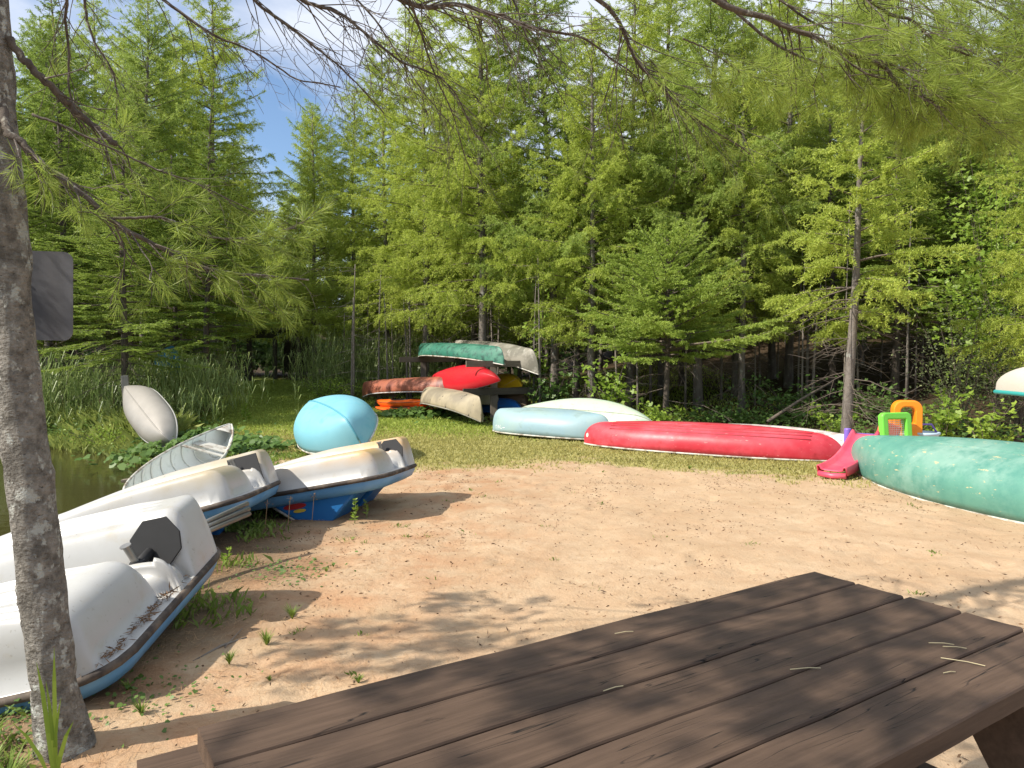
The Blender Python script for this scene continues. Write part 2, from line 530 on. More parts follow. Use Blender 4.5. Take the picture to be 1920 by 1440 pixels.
# ---------------- pond ----------------
m, nt, b, o = nodes_of('pond water')
b.inputs['Base Color'].default_value = (0.055, 0.045, 0.016, 1)
b.inputs['Roughness'].default_value = 0.04
b.inputs['IOR'].default_value = 1.33
b.inputs['Transmission Weight'].default_value = 0.35
pos = nd(nt, 'ShaderNodeNewGeometry').outputs['Position']
w1 = noise_out(nt, 1.6, 4, 0.6, vec=pos, stretch=(1, 2.2, 1))
w2 = noise_out(nt, 11, 3, 0.6, vec=pos)
wm = nd(nt, 'ShaderNodeMath', operation='MULTIPLY_ADD', ins={1: 0.25})
nt.links.new(w2, wm.inputs[0]); nt.links.new(w1, wm.inputs[2])
bump(nt, b, wm.outputs[0], 0.10, 0.06)
mb = MB()
mb.add([(-60, -6, WATER_Z), (-2.0, -6, WATER_Z), (-2.0, 18, WATER_Z), (-60, 18, WATER_Z)], [(0, 1, 2, 3)])
tag(mb.build('water', m), kind='structure')

# floating stalks and pads at the pond edge are part of the bank growth below
# ---------------- short grass (uncountable) ----------------
rg = np.random.default_rng(77)
def ground_z(x, y):
    """z of the finished ground mesh, bilinear on its grid"""
    i = np.clip(np.searchsorted(gy, y) - 1, 0, len(gy) - 2); j = np.clip(np.searchsorted(gx, x) - 1, 0, len(gx) - 2)
    fy = (y - gy[i]) / (gy[i + 1] - gy[i]); fx = (x - gx[j]) / (gx[j + 1] - gx[j])
    return (GZ[i, j] * (1 - fx) + GZ[i, j + 1] * fx) * (1 - fy) + (GZ[i + 1, j] * (1 - fx) + GZ[i + 1, j + 1] * fx) * fy
def blades(X, Y, h, w, rng, lean=0.35):
    Z = ground_z(X, Y) - 0.004
    P = np.stack([X, Y, Z], -1)
    D = unit(np.stack([rng.normal(0, lean, len(X)), rng.normal(0, lean, len(X)), np.ones(len(X))], -1))
    N = unit(np.cross(D, rng.normal(size=P.shape)))
    w = np.broadcast_to(w, (len(X),))[:, None]; h = np.broadcast_to(h, (len(X),))[:, None]
    T = P + D * h + np.stack([rng.normal(0, .3, len(X)), rng.normal(0, .3, len(X)), np.zeros(len(X))], -1) * h
    return np.stack([P - N * w * 0.5, P + N * w * 0.5, P + D * h * 0.6 + N * w * 0.35, T], axis=1)
M_grass = leafmat('short grass', (0.25, 0.245, 0.06), (0.48, 0.44, 0.16), 0.4, 0.6, 0.8)
M_lush = leafmat('shaded path grass', (0.17, 0.23, 0.035), (0.42, 0.50, 0.10), 0.4, 0.6, 0.8)
M_weed = leafmat('weed green', (0.10, 0.17, 0.025), (0.28, 0.37, 0.07), 0.4, 0.5, 0.7)
X = rg.uniform(-10.5, 7, 520000); Y = 8.2 + (rg.random(520000) ** 1.35) * 24
keep = (rg.random(len(X)) < grass_mask(X, Y) ** 1.6 * (1 - 0.85 * wood_mask(X, Y)) * 0.9) & (pond_sd(X, Y) > 0.1)
X, Y = X[keep], Y[keep]
hh = rg.uniform(0.02, 0.05, len(X)) * (1 + 0.06 * np.clip(Y - 12, 0, 10))
fg = rg.random(len(X)) < sstep(12.8, 16.5, Y)
q = quads_mesh('lush_grass', blades(X[fg], Y[fg], hh[fg] * 1.3, 0.008 + 0.0006 * Y[fg], rg), M_lush)
tag(q, kind='stuff', cat='grass', label='greener grass in the shade of the path and around the rack')
q = quads_mesh('grass', blades(X[~fg], Y[~fg], hh[~fg], 0.008 + 0.0006 * Y[~fg], rg), M_grass)
tag(q, kind='stuff', cat='grass', label='short yellow green grass beyond the sand and along the shaded path')
# looser weeds along the left bank, under the upturned boats
X = rg.uniform(-5.2, -0.2, 110000); Y = rg.uniform(2.0, 12.5, 110000)
lo = sstep(-0.2, 1.0, (-1.55 - 0.08 * (Y - 3)) - X + (vnoise(X, Y, 0.35, 31) - 0.5) * 1.6) * sstep(0.52, 0.75, vnoise(X, Y, 0.28, 32) + 0.1)
keep = (rg.random(len(X)) < lo * 0.9) & (pond_sd(X, Y) > -0.05)
X, Y = X[keep], Y[keep]
q = quads_mesh('weeds', blades(X, Y, rg.uniform(0.02, 0.09, len(X)), 0.0042, rg, 0.6), M_weed)
tag(q, kind='stuff', cat='weeds', label='loose green weeds in the shade under the upturned pedal boats')
# sparse sprigs in the sand: small clumps
cl = []
for k in range(110):
    cx = rg.uniform(-1.9, 4.2); cy = 2.6 + rg.random() * 8.2
    if rg.random() < sstep(-1.0, 1.6, cx) * 0.75 and cy < 8.6: continue
    n = rg.integers(5, 22); r = rg.uniform(0.015, 0.05)
    cl.append(np.stack([cx + rg.normal(0, r, n), cy + rg.normal(0, r, n)], -1))
cl = np.concatenate(cl)
q = quads_mesh('grass_sprigs', blades(cl[:, 0], cl[:, 1], rg.uniform(0.012, 0.04, len(cl)), 0.004, rg, 0.6), M_weed)
tag(q, kind='stuff', cat='grass', label='tiny green sprigs scattered over the bare sand')
# fallen needles
M_needle_dry = leafmat('dry needles', (0.24, 0.11, 0.045), (0.48, 0.30, 0.15), 0.0, 0.7, 1.0)
X = rg.uniform(-3.2, 3.6, 52000); Y = rg.uniform(1.2, 9.0, 52000)
pk = (1.0 - 0.9 * sstep(-1.7, 0.6, X - 0.2 * (Y - 3))) * (0.35 + 0.65 * sstep(0.4, 0.7, vnoise(X, Y, 0.4, 41))) + 0.03
keep = (rg.random(len(X)) < pk) & (pond_sd(X, Y) > 0.1)
X, Y = X[keep], Y[keep]
P = np.stack([X, Y, ground_z(X, Y) + 0.004], -1)
a = rg.uniform(0, 6.283, len(X)); D = unit(np.stack([np.cos(a), np.sin(a), rg.normal(0.05, 0.1, len(X))], -1))
q = quads_mesh('pine_litter', diamonds(P, D, rg.uniform(0.04, 0.09, len(X)), 0.0022, rg, unit(np.cross(D, np.array([0, 0, 1.0]) + 0 * D))), M_needle_dry)
tag(q, kind='stuff', cat='pine litter', label='fallen reddish pine needles lying on the sand near the boats')
# small dark crumbs of bark, twig and soil on the sand
M_debris = leafmat('bark crumbs', (0.05, 0.03, 0.018), (0.22, 0.13, 0.07), 0.0, 0.9, 1.0)
n = 17000
X = rg.uniform(-2.0, 6.5, n); Y = 2.4 + rg.random(n) ** 0.9 * 8.5
keep = rg.random(n) < 0.25 + 0.75 * sstep(0.55, 0.75, vnoise(X, Y, 0.5, 51))
X, Y = X[keep], Y[keep]; n = len(X)
P = np.stack([X, Y, ground_z(X, Y) + 0.003], -1)
a = rg.uniform(0, 6.283, n); D = unit(np.stack([np.cos(a), np.sin(a), rg.normal(0.15, 0.3, n)], -1))
q = quads_mesh('bark_crumbs', diamonds(P, D, rg.uniform(0.008, 0.045, n) * rg.uniform(.4, 1.2, n), rg.uniform(0.004, 0.012, n), rg), M_debris)
tag(q, kind='stuff', cat='debris', label='dark crumbs of bark and twig strewn over the sand')
# ---------------- boats ----------------
def frame_from(A, B, roll, inverted):
    A = Vector(A); B = Vector(B)
    ex = (B - A).normalized()
    up = Vector((0, 0, 1)); up = (up - ex * up.dot(ex)).normalized()
    ey = up.cross(ex)
    M = Matrix((ex, ey, up)).transposed()
    M = Matrix.Rotation(roll + (math.pi if inverted else 0), 3, ex) @ M
    M4 = M.to_4x4(); M4.translation = (A + B) / 2
    return M4, (B - A).length

def hull_fn(L, Bm, D, rise, rocker=0.05, pw=2.3, full=2.7, endfull=1.5, stem=0.8, t0=0.72, tend=None, transom=0.0):
    """local hull: x along, gunwale tips at z=0, keel below. a in [-1,1] from one gunwale over the keel to the other"""
    def f(t, a):
        at_ = abs(t)
        zs = -rise + rise * at_ ** 3
        if transom and t > 0:
            bb = Bm / 2 * (1 - (1 - transom) * at_ ** 2.2)
        else:
            bb = Bm / 2 * max(0.0, 1 - at_ ** pw) ** 0.85 + 0.008
        zk = -rise - D + rocker * at_ ** 3
        if at_ > t0 and not (transom and t > 0):
            u = (at_ - t0) / (1 - t0)
            zk += (zs - zk) * stem * (1 - math.sqrt(max(0, 1 - u ** 2.2)))
        n = full + (endfull - full) * at_ ** 1.5
        ang = abs(a) * math.pi / 2
        y = bb * math.sin(ang) ** (2 / n); z = zk + (zs - zk) * (1 - max(0.0, math.cos(ang)) ** (2 / n))
        return (t * L / 2, math.copysign(y, a), z)
    return f

def tt(n):
    return [math.sin((i / n - 0.5) * math.pi) for i in range(n + 1)]

def hull_mesh(fn, nt_=44, na=26, off=0.0):
    return np.array([[fn(t, -1 + 2 * j / na) for j in range(na + 1)] for t in tt(nt_)])

def canoe(name, label, cat, A, B, roll, mats, Bm=0.88, D=0.34, rise=0.10, inverted=True, thwarts=2, seats=0, keel=0.008,
          ribs=(), deck=0.0, group=None, gun=0.014, transom=0.0, rib_r=0.004, **kw):
    M4, L = frame_from(A, B, roll, inverted)
    root = empty(name, label=label, cat=cat, group=group)
    root.matrix_world = M4
    fn = hull_fn(L, Bm, D, rise, transom=transom, **kw)
    mb = MB(); mb.grid(hull_mesh(fn)[:, ::-1])
    if transom:
        row = [fn(1, -1 + 2 * j / 26) for j in range(27)]
        mb.add(row, [tuple(range(27))])
    h = mb.build('hull', mats['hull'], root, smooth=True, solid=0.012)
    for s in (-1, 1):
        mb = MB()
        mb.tube([(lambda p: (p[0], p[1] + s * gun * 0.35, p[2]))(fn(t, s)) for t in tt(36)], gun, 8)
        mb.build('gunwale', mats['trim'], root, smooth=True)
    if keel:
        mb = MB(); mb.tube([(lambda p: (p[0], 0, p[2] - keel * 0.2))(fn(t, 0.0001)) for t in tt(40)], keel, 8)
        mb.build('keel', mats.get('keel', mats['hull']), root, smooth=True)
    if ribs:
        for aa, ta, tb in ribs:
            mb = MB(); mb.tube([fn(ta + (tb - ta) * i / 24, aa) for i in range(25)], rib_r, 6)
            mb.build('hull_ridge', mats.get('ridge', mats['hull']), root, smooth=True)
    for k in range(thwarts):
        t = -0.35 + 0.7 * k / max(1, thwarts - 1)
        w = fn(t, 1)[1]
        mb = MB(); mb.box((t * L / 2, 0, fn(t, 1)[2] - 0.012), (0.06, 2 * w - 0.01, 0.02))
        mb.build('thwart', mats['wood'], root, bevel=0.004)
    for k in range(seats):
        t = -0.58 + 1.16 * k / max(1, seats - 1)
        w = fn(t, 0.8)[1]
        mb = MB(); mb.box((t * L / 2, 0, fn(t, 1)[2] - 0.07), (0.24, 2 * w - 0.01, 0.022))
        mb.build('seat', mats.get('seat', mats['wood']), root, bevel=0.005)
    if deck:
        for sgn in (-1, 1):
            if transom and sgn > 0: continue
            t0 = 1 - deck
            ts = [sgn * (t0 + deck * i / 8) for i in range(9)]
            g = [[(lambda p: (p[0], p[1] * q, p[2] - 0.004 + 0.012 * (1 - q * q)))(fn(t, 1)) for q in (-1, -0.5, 0, 0.5, 1)] for t in ts]
            mb = MB(); mb.grid(g); mb.build('end_deck', mats.get('deck', mats['trim']), root, smooth=True, solid=0.008)
    return root, fn, L

def kayak(name, label, A, B, roll, mat, rim, Bm=0.66, D=0.2, arch=0.13, inverted=False, group=None, cat='kayak'):
    M4, L = frame_from(A, B, roll, inverted)
    root = empty(name, label=label, cat=cat, group=group)
    root.matrix_world = M4
    fn = hull_fn(L, Bm, D, 0.07, rocker=0.08, pw=2.0, full=2.3, endfull=1.3, stem=0.9, t0=0.55)
    mb = MB(); mb.grid(hull_mesh(fn)[:, ::-1]); mb.build('hull', mat, root, smooth=True)
    def dk(t, a):
        p = fn(t, a / abs(a) if a else 1.0); w = abs(p[1])
        return (p[0], w * a, p[2] + arch * (1 - abs(t) ** 1.5) ** 0.8 * (1 - abs(a) ** 2.2))
    rows = [[dk(t, -1 + 2 * j / 18) for j in range(19)] for t in tt(40)]
    G_ = np.array(rows); mb = MB()
    a_, b_ = G_.shape[:2]; fc = []
    for i in range(a_ - 1):
        for j in range(b_ - 1):
            c = (G_[i, j] + G_[i + 1, j + 1]) / 2
            if (c[0] / 0.42) ** 2 + (c[1] / 0.21) ** 2 < 1: continue
            fc.append((i * b_ + j, i * b_ + j + 1, (i + 1) * b_ + j + 1, (i + 1) * b_ + j))
    mb.add(G_.reshape(-1, 3), fc); mb.build('deck', mat, root, smooth=True)
    mb = MB(); pts = []
    for i in range(29):
        q = i / 28 * 2 * math.pi; x = 0.44 * math.cos(q); y = 0.225 * math.sin(q)
        t = x / (L / 2); w = abs(fn(t, 1)[1]); pts.append(dk(t, max(-0.99, min(0.99, y / w))))
    mb.tube(pts, 0.016, 8, cap=False); mb.build('cockpit_rim', rim, root, smooth=True)
    mb = MB(); mb.tube([(lambda p: (p[0], p[1], p[2]))(fn(t, 1)) for t in tt(30)], 0.007, 6)
    mb.tube([fn(t, -1) for t in tt(30)], 0.007, 6)
    mb.build('seam', rim, root, smooth=True)
    return root

wood_w = woodmat('weathered ash wood', (0.14, 0.11, 0.08), (0.26, 0.22, 0.17), crack=False)
trim_w = painted('off white gunwale', (0.54, 0.52, 0.46), 0.45, dirt=(0.22, 0.17, 0.12), dirt_amt=(0.46, 0.62))
trim_k = painted('black gunwale', (0.02, 0.02, 0.02), 0.5)
M_red = painted('faded red canoe', (0.47, 0.022, 0.038), 0.45, fade=(0.60, 0.085, 0.11), fade_amt=(0.40, 0.68), dirt=(0.36, 0.022, 0.03), scale=1.6, scratch=(0.68, 0.22, 0.2), bumpy=0.12)
M_ridge_red = painted('dark red ridge', (0.20, 0.008, 0.013), 0.5)
M_pale = painted('pale blue canoe', (0.25, 0.37, 0.42), 0.45, fade=(0.31, 0.41, 0.37), dirt=(0.21, 0.29, 0.28), scale=1.3, bumpy=0.12)
M_mint = painted('pale mint boat', (0.42, 0.52, 0.40), 0.5, fade=(0.50, 0.56, 0.43), dirt=(0.33, 0.38, 0.30), scale=1.3, scratch=(0.3, 0.24, 0.16))
M_green = painted('sea green canoe', (0.095, 0.26, 0.20), 0.5, fade=(0.20, 0.34, 0.28), fade_amt=(0.42, 0.66), dirt=(0.07, 0.22, 0.175), dirt_amt=(0.45, 0.65), scale=1.5, scratch=(0.50, 0.42, 0.22),
                  scratch_amt=(0.63, 0.67), bumpy=0.14)
M_aqua = painted('light aqua canoe', (0.16, 0.40, 0.48), 0.5, fade=(0.20, 0.45, 0.52), dirt=(0.10, 0.38, 0.47), scale=1.2, bumpy=0.10)
M_whiteold = painted('flaking white boat', (0.56, 0.53, 0.50), 0.6, fade=(0.42, 0.33, 0.31), fade_amt=(0.52, 0.56), dirt=(0.35, 0.20, 0.18), dirt_amt=(0.60, 0.64), scale=4)
M_alu = plain('dull grey metal hull', (0.27, 0.25, 0.22), 0.5, 0.2, 0.22, 3.0)
M_aluopen = painted('white painted metal canoe', (0.68, 0.70, 0.66), 0.5, fade=(0.76, 0.76, 0.71), dirt=(0.48, 0.50, 0.45), scale=2.2)
M_brown = painted('rusty red brown canoe', (0.33, 0.10, 0.055), 0.5, fade=(0.16, 0.045, 0.03), fade_amt=(0.48, 0.62), dirt=(0.44, 0.18, 0.11), scale=2.2, stretch=(1.6, .5, .5))
M_tan = painted('stained tan canoe', (0.36, 0.30, 0.20), 0.6, fade=(0.22, 0.185, 0.13), fade_amt=(0.42, 0.60), dirt=(0.06, 0.05, 0.04), dirt_amt=(0.60, 0.66), scale=2.0, stretch=(1.0, .7, .7))
M_greenold = painted('old green canoe', (0.025, 0.15, 0.10), 0.5, fade=(0.09, 0.24, 0.17), dirt=(0.02, 0.08, 0.06), dirt_amt=(0.48, 0.62), scale=2.5)
M_greyold = painted('mottled grey canoe', (0.27, 0.25, 0.205), 0.65, fade=(0.15, 0.14, 0.11), fade_amt=(0.42, 0.58), dirt=(0.38, 0.36, 0.31), scale=2.4)
M_kred = painted('red plastic kayak', (0.50, 0.012, 0.022), 0.38, fade=(0.42, 0.01, 0.016), scale=2)
M_korange = painted('orange plastic kayak', (0.80, 0.14, 0.012), 0.42, fade=(0.66, 0.10, 0.01), scale=2)
M_kyellow = painted('yellow plastic kayak', (0.72, 0.44, 0.01), 0.42, scale=2)
M_kblue = painted('blue plastic kayak', (0.012, 0.12, 0.42), 0.42, scale=2)
M_cream = painted('cream hull', (0.48, 0.44, 0.38), 0.45, fade=(0.41, 0.375, 0.315), scale=1.5)
M_teal = painted('teal gunwale', (0.03, 0.28, 0.26), 0.4)
Mt = lambda h, t=trim_w, **k: dict(hull=h, trim=t, wood=wood_w, **k)

# red canoe, upside down on the grass
root, fn, L = canoe('canoe', 'long faded red canoe lying upside down across the middle of the grass', 'canoe',
    (1.22, 12.35, 0.04), (4.62, 10.25, 0.03), rad(8), Mt(M_red, ridge=M_ridge_red), Bm=0.90, D=0.33, rise=0.07, pw=2.8,
    ribs=[(a, -0.72, 0.80) for a in (-0.42, -0.27, -0.13, 0.13, 0.27, 0.42)], full=3.2, t0=0.8, rib_r=0.011)
mb = MB()
p = fn(-0.93, 0.62); 
disc_m = painted('cream sticker', (0.74, 0.66, 0.55), 0.5)
def surf_disc(root, fn, t, a, r, mat, name, sides=20, off=0.007, label=None):
    P0 = Vector(fn(t, a)); dx = (Vector(fn(t + 0.01, a)) - P0).normalized(); da = (Vector(fn(t, a + 0.02)) - P0).normalized()
    nrm = dx.cross(da).normalized()
    if nrm.dot(Vector((0, P0.y, P0.z + 0.15))) < 0: nrm = -nrm
    da = nrm.cross(dx)
    m_ = MB(); V = [P0 + nrm * off + dx * math.cos(i * 2 * math.pi / sides) * r + da * math.sin(i * 2 * math.pi / sides) * r for i in range(sides)]
    V2 = [v - nrm * 0.012 for v in V]
    m_.add([tuple(v) for v in V + V2], [tuple(range(sides))] + [(i, (i + 1) % sides, sides + (i + 1) % sides, sides + i) for i in range(sides)])
    return m_.build(name, mat, root)
surf_disc(root, fn, -0.955, 0.55, 0.035, disc_m, 'round_sticker')
red_root = root

# pale blue canoe left of it
root, fn, L = canoe('canoe', 'pale blue canoe lying upside down just left of the long red canoe', 'canoe',
    (-0.36, 14.5, 0.06), (1.75, 12.9, 0.04), rad(6), Mt(M_pale), Bm=0.92, D=0.40, rise=0.06, keel=0.006, full=3.0, pw=3.0, t0=0.82)
# illegible white lettering on its side: short strokes
stroke = painted('white lettering', (0.8, 0.8, 0.76), 0.5)
mb = MB()
for (t1, a1, t2, a2) in [(-.80, .80, -.80, .90), (-.80, .80, -.77, .80), (-.77, .80, -.77, .90), (-.74, .80, -.74, .90), (-.71, .80, -.69, .90), (-.69, .90, -.67, .80),
                         (-.65, .80, -.65, .90), (-.65, .90, -.62, .90), (-.60, .88, -.55, .88)]:
    q1 = Vector(fn(t1, a1)) + Vector((0, .006, 0)); q2 = Vector(fn(t2, a2)) + Vector((0, .006, 0))
    mb.tube([q1, q2], 0.006, 4)
mb.build('lettering', stroke, root)

# mint boat leaning behind
canoe('rowing_boat', 'broad pale mint green boat tipped on edge behind the pale blue canoe', 'boat',
    (0.16, 15.9, 0.16), (2.75, 13.75, 0.10), rad(40), Mt(M_mint, keel=M_greyold), Bm=1.05, D=0.30, rise=0.10, keel=0.010, full=2.6, pw=2.0)
# flaking white boat behind the red canoe
canoe('rowing_boat', 'flat white boat with flaking paint lying behind the right end of the red canoe', 'boat',
    (3.35, 13.1, 0.04), (5.15, 10.95, 0.03), rad(8), Mt(M_whiteold), Bm=0.86, D=0.26, rise=0.02, keel=0.004, full=3.6, pw=3.2, t0=0.9, rocker=0.0)
# big green canoe on the right
root, fn, L = canoe('canoe', 'big weathered sea green canoe lying upside down at the right edge of the sand', 'canoe',
    (4.34, 9.30, 0.06), (5.32, 4.9, 0.10), rad(20), Mt(M_green), Bm=1.0, D=0.42, rise=0.09, full=2.7, pw=2.3, keel=0.011, t0=0.75)
green_root = root
# aqua canoe seen nearly end on, behind the pedal boats
root, fn, L = canoe('canoe', 'light aqua blue canoe upside down, seen end on behind the farthest pedal boat', 'canoe',
    (-3.20, 12.3, 0.34), (-1.98, 9.8, 0.26), rad(28), Mt(M_aqua, keel=painted('aqua keel strip', (0.08, 0.30, 0.38), 0.5)), Bm=1.12, D=0.44, rise=0.10, full=2.5, pw=2.5, endfull=1.9, keel=0.014, t0=0.88, stem=0.7, rocker=0.12)
# open white canoe on its side by the bank
root, fn, L = canoe('canoe', 'open white canoe with bare ribs lying on its side between pond and pedal boats', 'canoe',
    (-4.16, 10.9, 0.48), (-3.96, 7.55, 0.06), rad(-16), dict(hull=M_aluopen, trim=trim_w, wood=trim_w), Bm=0.60, D=0.30, rise=0.12, inverted=False, thwarts=1, seats=1, keel=0.006, deck=0.16)
rib_m = painted('white canoe rib', (0.70, 0.70, 0.64), 0.5)
for k in range(9):
    t = -0.72 + k * 0.18
    mb = MB(); pts = [(lambda p: (p[0], p[1] * 0.955, p[2] + 0.014))(fn(t, -0.97 + 1.94 * j / 18)) for j in range(19)]
    mb.tube(pts, 0.011, 6); mb.build('rib', rib_m, root, smooth=True)
# grey metal canoe leaning on the wooden post
root, fn, L = canoe('canoe', 'grey metal canoe upside down, one end propped up against a wooden post', 'canoe',
    (-7.15, 13.9, 0.84), (-5.50, 12.0, 0.06), rad(50), Mt(M_alu, t=plain('grey metal gunwale', (0.4, 0.39, 0.36), 0.5, 0.3)), Bm=0.66, D=0.22, rise=0.04, keel=0.012, full=2.6, pw=3.0, t0=0.85)

# ---------------- canoe rack and its boats ----------------
rack_w = woodmat('rack timber', (0.13, 0.105, 0.08), (0.25, 0.21, 0.165), axis='Z', crack=True)
rack = empty('canoe_rack', (-0.41, 16.7, tz(-0.41, 16.7)), label='grey timber canoe rack with posts and outstretched arms under the larches', cat='boat rack')
def wpart(name, p1, p2, w, h, mat, parent, inv=None):
    """timber from p1 to p2, section w (horizontal) x h"""
    p1 = Vector(p1); p2 = Vector(p2); ex = (p2 - p1).normalized()
    up = Vector((0, 0, 1)) if abs(ex.z) < 0.95 else Vector((0, 1, 0))
    up = (up - ex * up.dot(ex)).normalized(); ey = up.cross(ex)
    M4 = Matrix((ex, ey, up)).transposed().to_4x4()
    mb_ = MB(); L_ = (p2 - p1).length
    o_ = mb_.box((0, 0, 0), (L_, w, h)).build(name, mat, parent, bevel=0.006)
    M4.translation = (p1 + p2) / 2
    if parent is not None:
        M4.translation = M4.translation - parent.location
    o_.matrix_local = M4
    return o_
wood_x = woodmat('rack arm timber', (0.11, 0.09, 0.07), (0.21, 0.175, 0.135), axis='X', crack=True)
wood_dk = woodmat('dark rack arm', (0.045, 0.038, 0.030), (0.09, 0.078, 0.06), axis='X', crack=False)
gz = tz(-0.41, 16.7); gz2 = tz(-2.45, 20.2)
wpart('post', (-0.41, 16.7, gz - 0.2), (-0.41, 16.7, 1.40), 0.16, 0.16, wood_x, rack)
wpart('post', (-2.42, 20.3, gz2 - 0.2), (-2.42, 20.3, 1.50), 0.16, 0.16, wood_x, rack)
# cross arms carry the boats; they run across the line of the two posts
ax = Vector((2.0, -3.6, 0)).normalized(); ac = Vector((0.87, 0.49, 0))
for (px_, py_, zt, hl, hr) in ((-0.41, 16.7, 1.345, 0.75, 1.0), (-2.42, 20.3, 1.44, 0.75, 0.9)):
    wpart('cross_arm', Vector((px_, py_, zt)) - ac * hl + ax * 0.11, Vector((px_, py_, zt)) + ac * hr + ax * 0.11, 0.05, 0.14, wood_x, rack)
    wpart('cross_arm', Vector((px_, py_, zt - 0.62)) - ac * hl * 1.1 + ax * 0.11, Vector((px_, py_, zt - 0.62)) + ac * hr + ax * 0.11, 0.05, 0.15, wood_dk, rack)
# low trestle at the left end
trestle = empty('trestle', (-3.55, 19.8, tz(-3.55, 19.8)), label='small pale wooden trestle holding up the left end of the rusty brown canoe', cat='trestle')
g3 = tz(-3.55, 19.8)
tz_top = 0.50
for dx in (-0.14, 0.14):
    wpart('leg', (-3.55 + dx, 19.75, g3 - 0.05), (-3.55 + dx * 0.15, 19.8, tz_top), 0.05, 0.05, wood_w, trestle)
wpart('crossbar', (-3.95, 19.83, tz_top - 0.02), (-3.1, 19.83, tz_top - 0.02), 0.05, 0.07, wood_w, trestle)

GRP_R = 'boats stored on and around the timber rack'
canoe('canoe', 'old green canoe with white gunwales upside down on top of the rack', 'canoe',
    at(786, 671, 20.3), at(945, 684, 16.4), rad(4), Mt(M_greenold, deck=M_greyold), Bm=0.82, D=0.29, rise=0.14, group=GRP_R, t0=0.90, full=2.6, pw=2.4, deck=0.12)
canoe('canoe', 'mottled grey canoe upside down on top of the rack, drooping at its right end', 'canoe',
    at(855, 675, 20.6), at(1011, 702, 16.6), rad(10), Mt(M_greyold), Bm=0.82, D=0.32, rise=0.28, group=GRP_R, t0=0.88, full=2.5, pw=2.2)
canoe('canoe', 'rusty red brown canoe upside down on low trestles left of the rack', 'canoe',
    at(681, 746, 20.2), at(868, 741, 17.4), rad(6), Mt(M_brown, t=painted('pale chipped rail', (0.5, 0.5, 0.5), 0.5, dirt=(0.2, 0.15, 0.12))), Bm=0.82, D=0.30, rise=0.17, group=GRP_R, t0=0.90, full=2.6, pw=2.4)
canoe('canoe', 'stained tan canoe upside down, sloping to the ground in front of the rack', 'canoe',
    at(792, 764, 18.2), at(903, 791, 15.4), rad(2), Mt(M_tan, t=M_greyold), Bm=0.78, D=0.34, rise=0.22, group=GRP_R, t0=0.92, full=2.4, pw=2.3)
kayak('kayak', 'bright orange kayak under the rusty brown canoe, upper one of the two', at(706, 749, 19.4), at(812, 749, 17.7), rad(0), M_korange, trim_k, inverted=False, Bm=0.7, D=0.17, arch=0.10, group=GRP_R)
kayak('kayak', 'bright orange kayak lying on the ground, lower one of the two', at(704, 762, 19.2), at(812, 764, 17.5), rad(0), M_korange, trim_k, inverted=False, Bm=0.7, D=0.13, arch=0.09, group=GRP_R)
kayak('kayak', 'glossy red kayak lying on its side across the middle arms of the rack', at(815, 716, 18.9), at(938, 714, 15.9), rad(48), M_kred, trim_k, inverted=True, Bm=0.74, D=0.26, arch=0.12, group=GRP_R)
kayak('kayak', 'yellow kayak with its end poking out right of the rack post', at(905, 727, 20.0), at(979, 725, 17.2), rad(20), M_kyellow, trim_k, inverted=True, Bm=0.7, D=0.26, arch=0.1, group=GRP_R)
kayak('kayak', 'blue kayak lying low behind the rack post', at(893, 769, 19.2), at(979, 773, 16.9), rad(15), M_kblue, trim_k, inverted=True, Bm=0.7, D=0.24, arch=0.1, group=GRP_R)
canoe('canoe', 'dull white canoe low at the back of the rack', 'canoe',
    at(868, 757, 19.4), at(928, 758, 17.4), rad(10), Mt(painted('dull white', (0.5, 0.47, 0.4), 0.6, fade=(0.3, 0.27, 0.22))), Bm=0.8, D=0.34, rise=0.08, group=GRP_R)
canoe('canoe', 'dark brown canoe in the shade at the back right of the rack', 'canoe',
    at(925, 764, 19.8), at(990, 772, 17.2), rad(10), Mt(painted('dark brown hull', (0.12, 0.08, 0.045), 0.6)), Bm=0.8, D=0.34, rise=0.08, group=GRP_R)

# cream canoe on a rack at the right edge
root, fn, L = canoe('canoe', 'cream white canoe with teal gunwale high on a rack at the right edge', 'canoe',
    at(1868, 734, 8.4), (7.2, 5.2, 0.72), rad(6), Mt(M_cream, t=M_teal), Bm=0.9, D=0.30, rise=0.10, gun=0.024, full=2.4, pw=2.2, t0=0.5)
rk = empty('boat_stand', (6.9, 6.0, tz(6.9, 6.0)), label='low timber stand under the cream canoe past the right edge', cat='boat rack')
for (ux, uy) in ((6.2, 6.85), (7.05, 5.7)):
    for s in (-0.42, 0.42):
        wpart('post', (ux + s * 0.8, uy + s * 0.55, tz(ux, uy) - 0.1), (ux + s * 0.8, uy + s * 0.55, 0.80), 0.09, 0.09, wood_x, rk)
    wpart('crossbar', (ux - 0.44, uy - 0.30, 0.83), (ux + 0.44, uy + 0.30, 0.83), 0.09, 0.07, wood_x, rk)

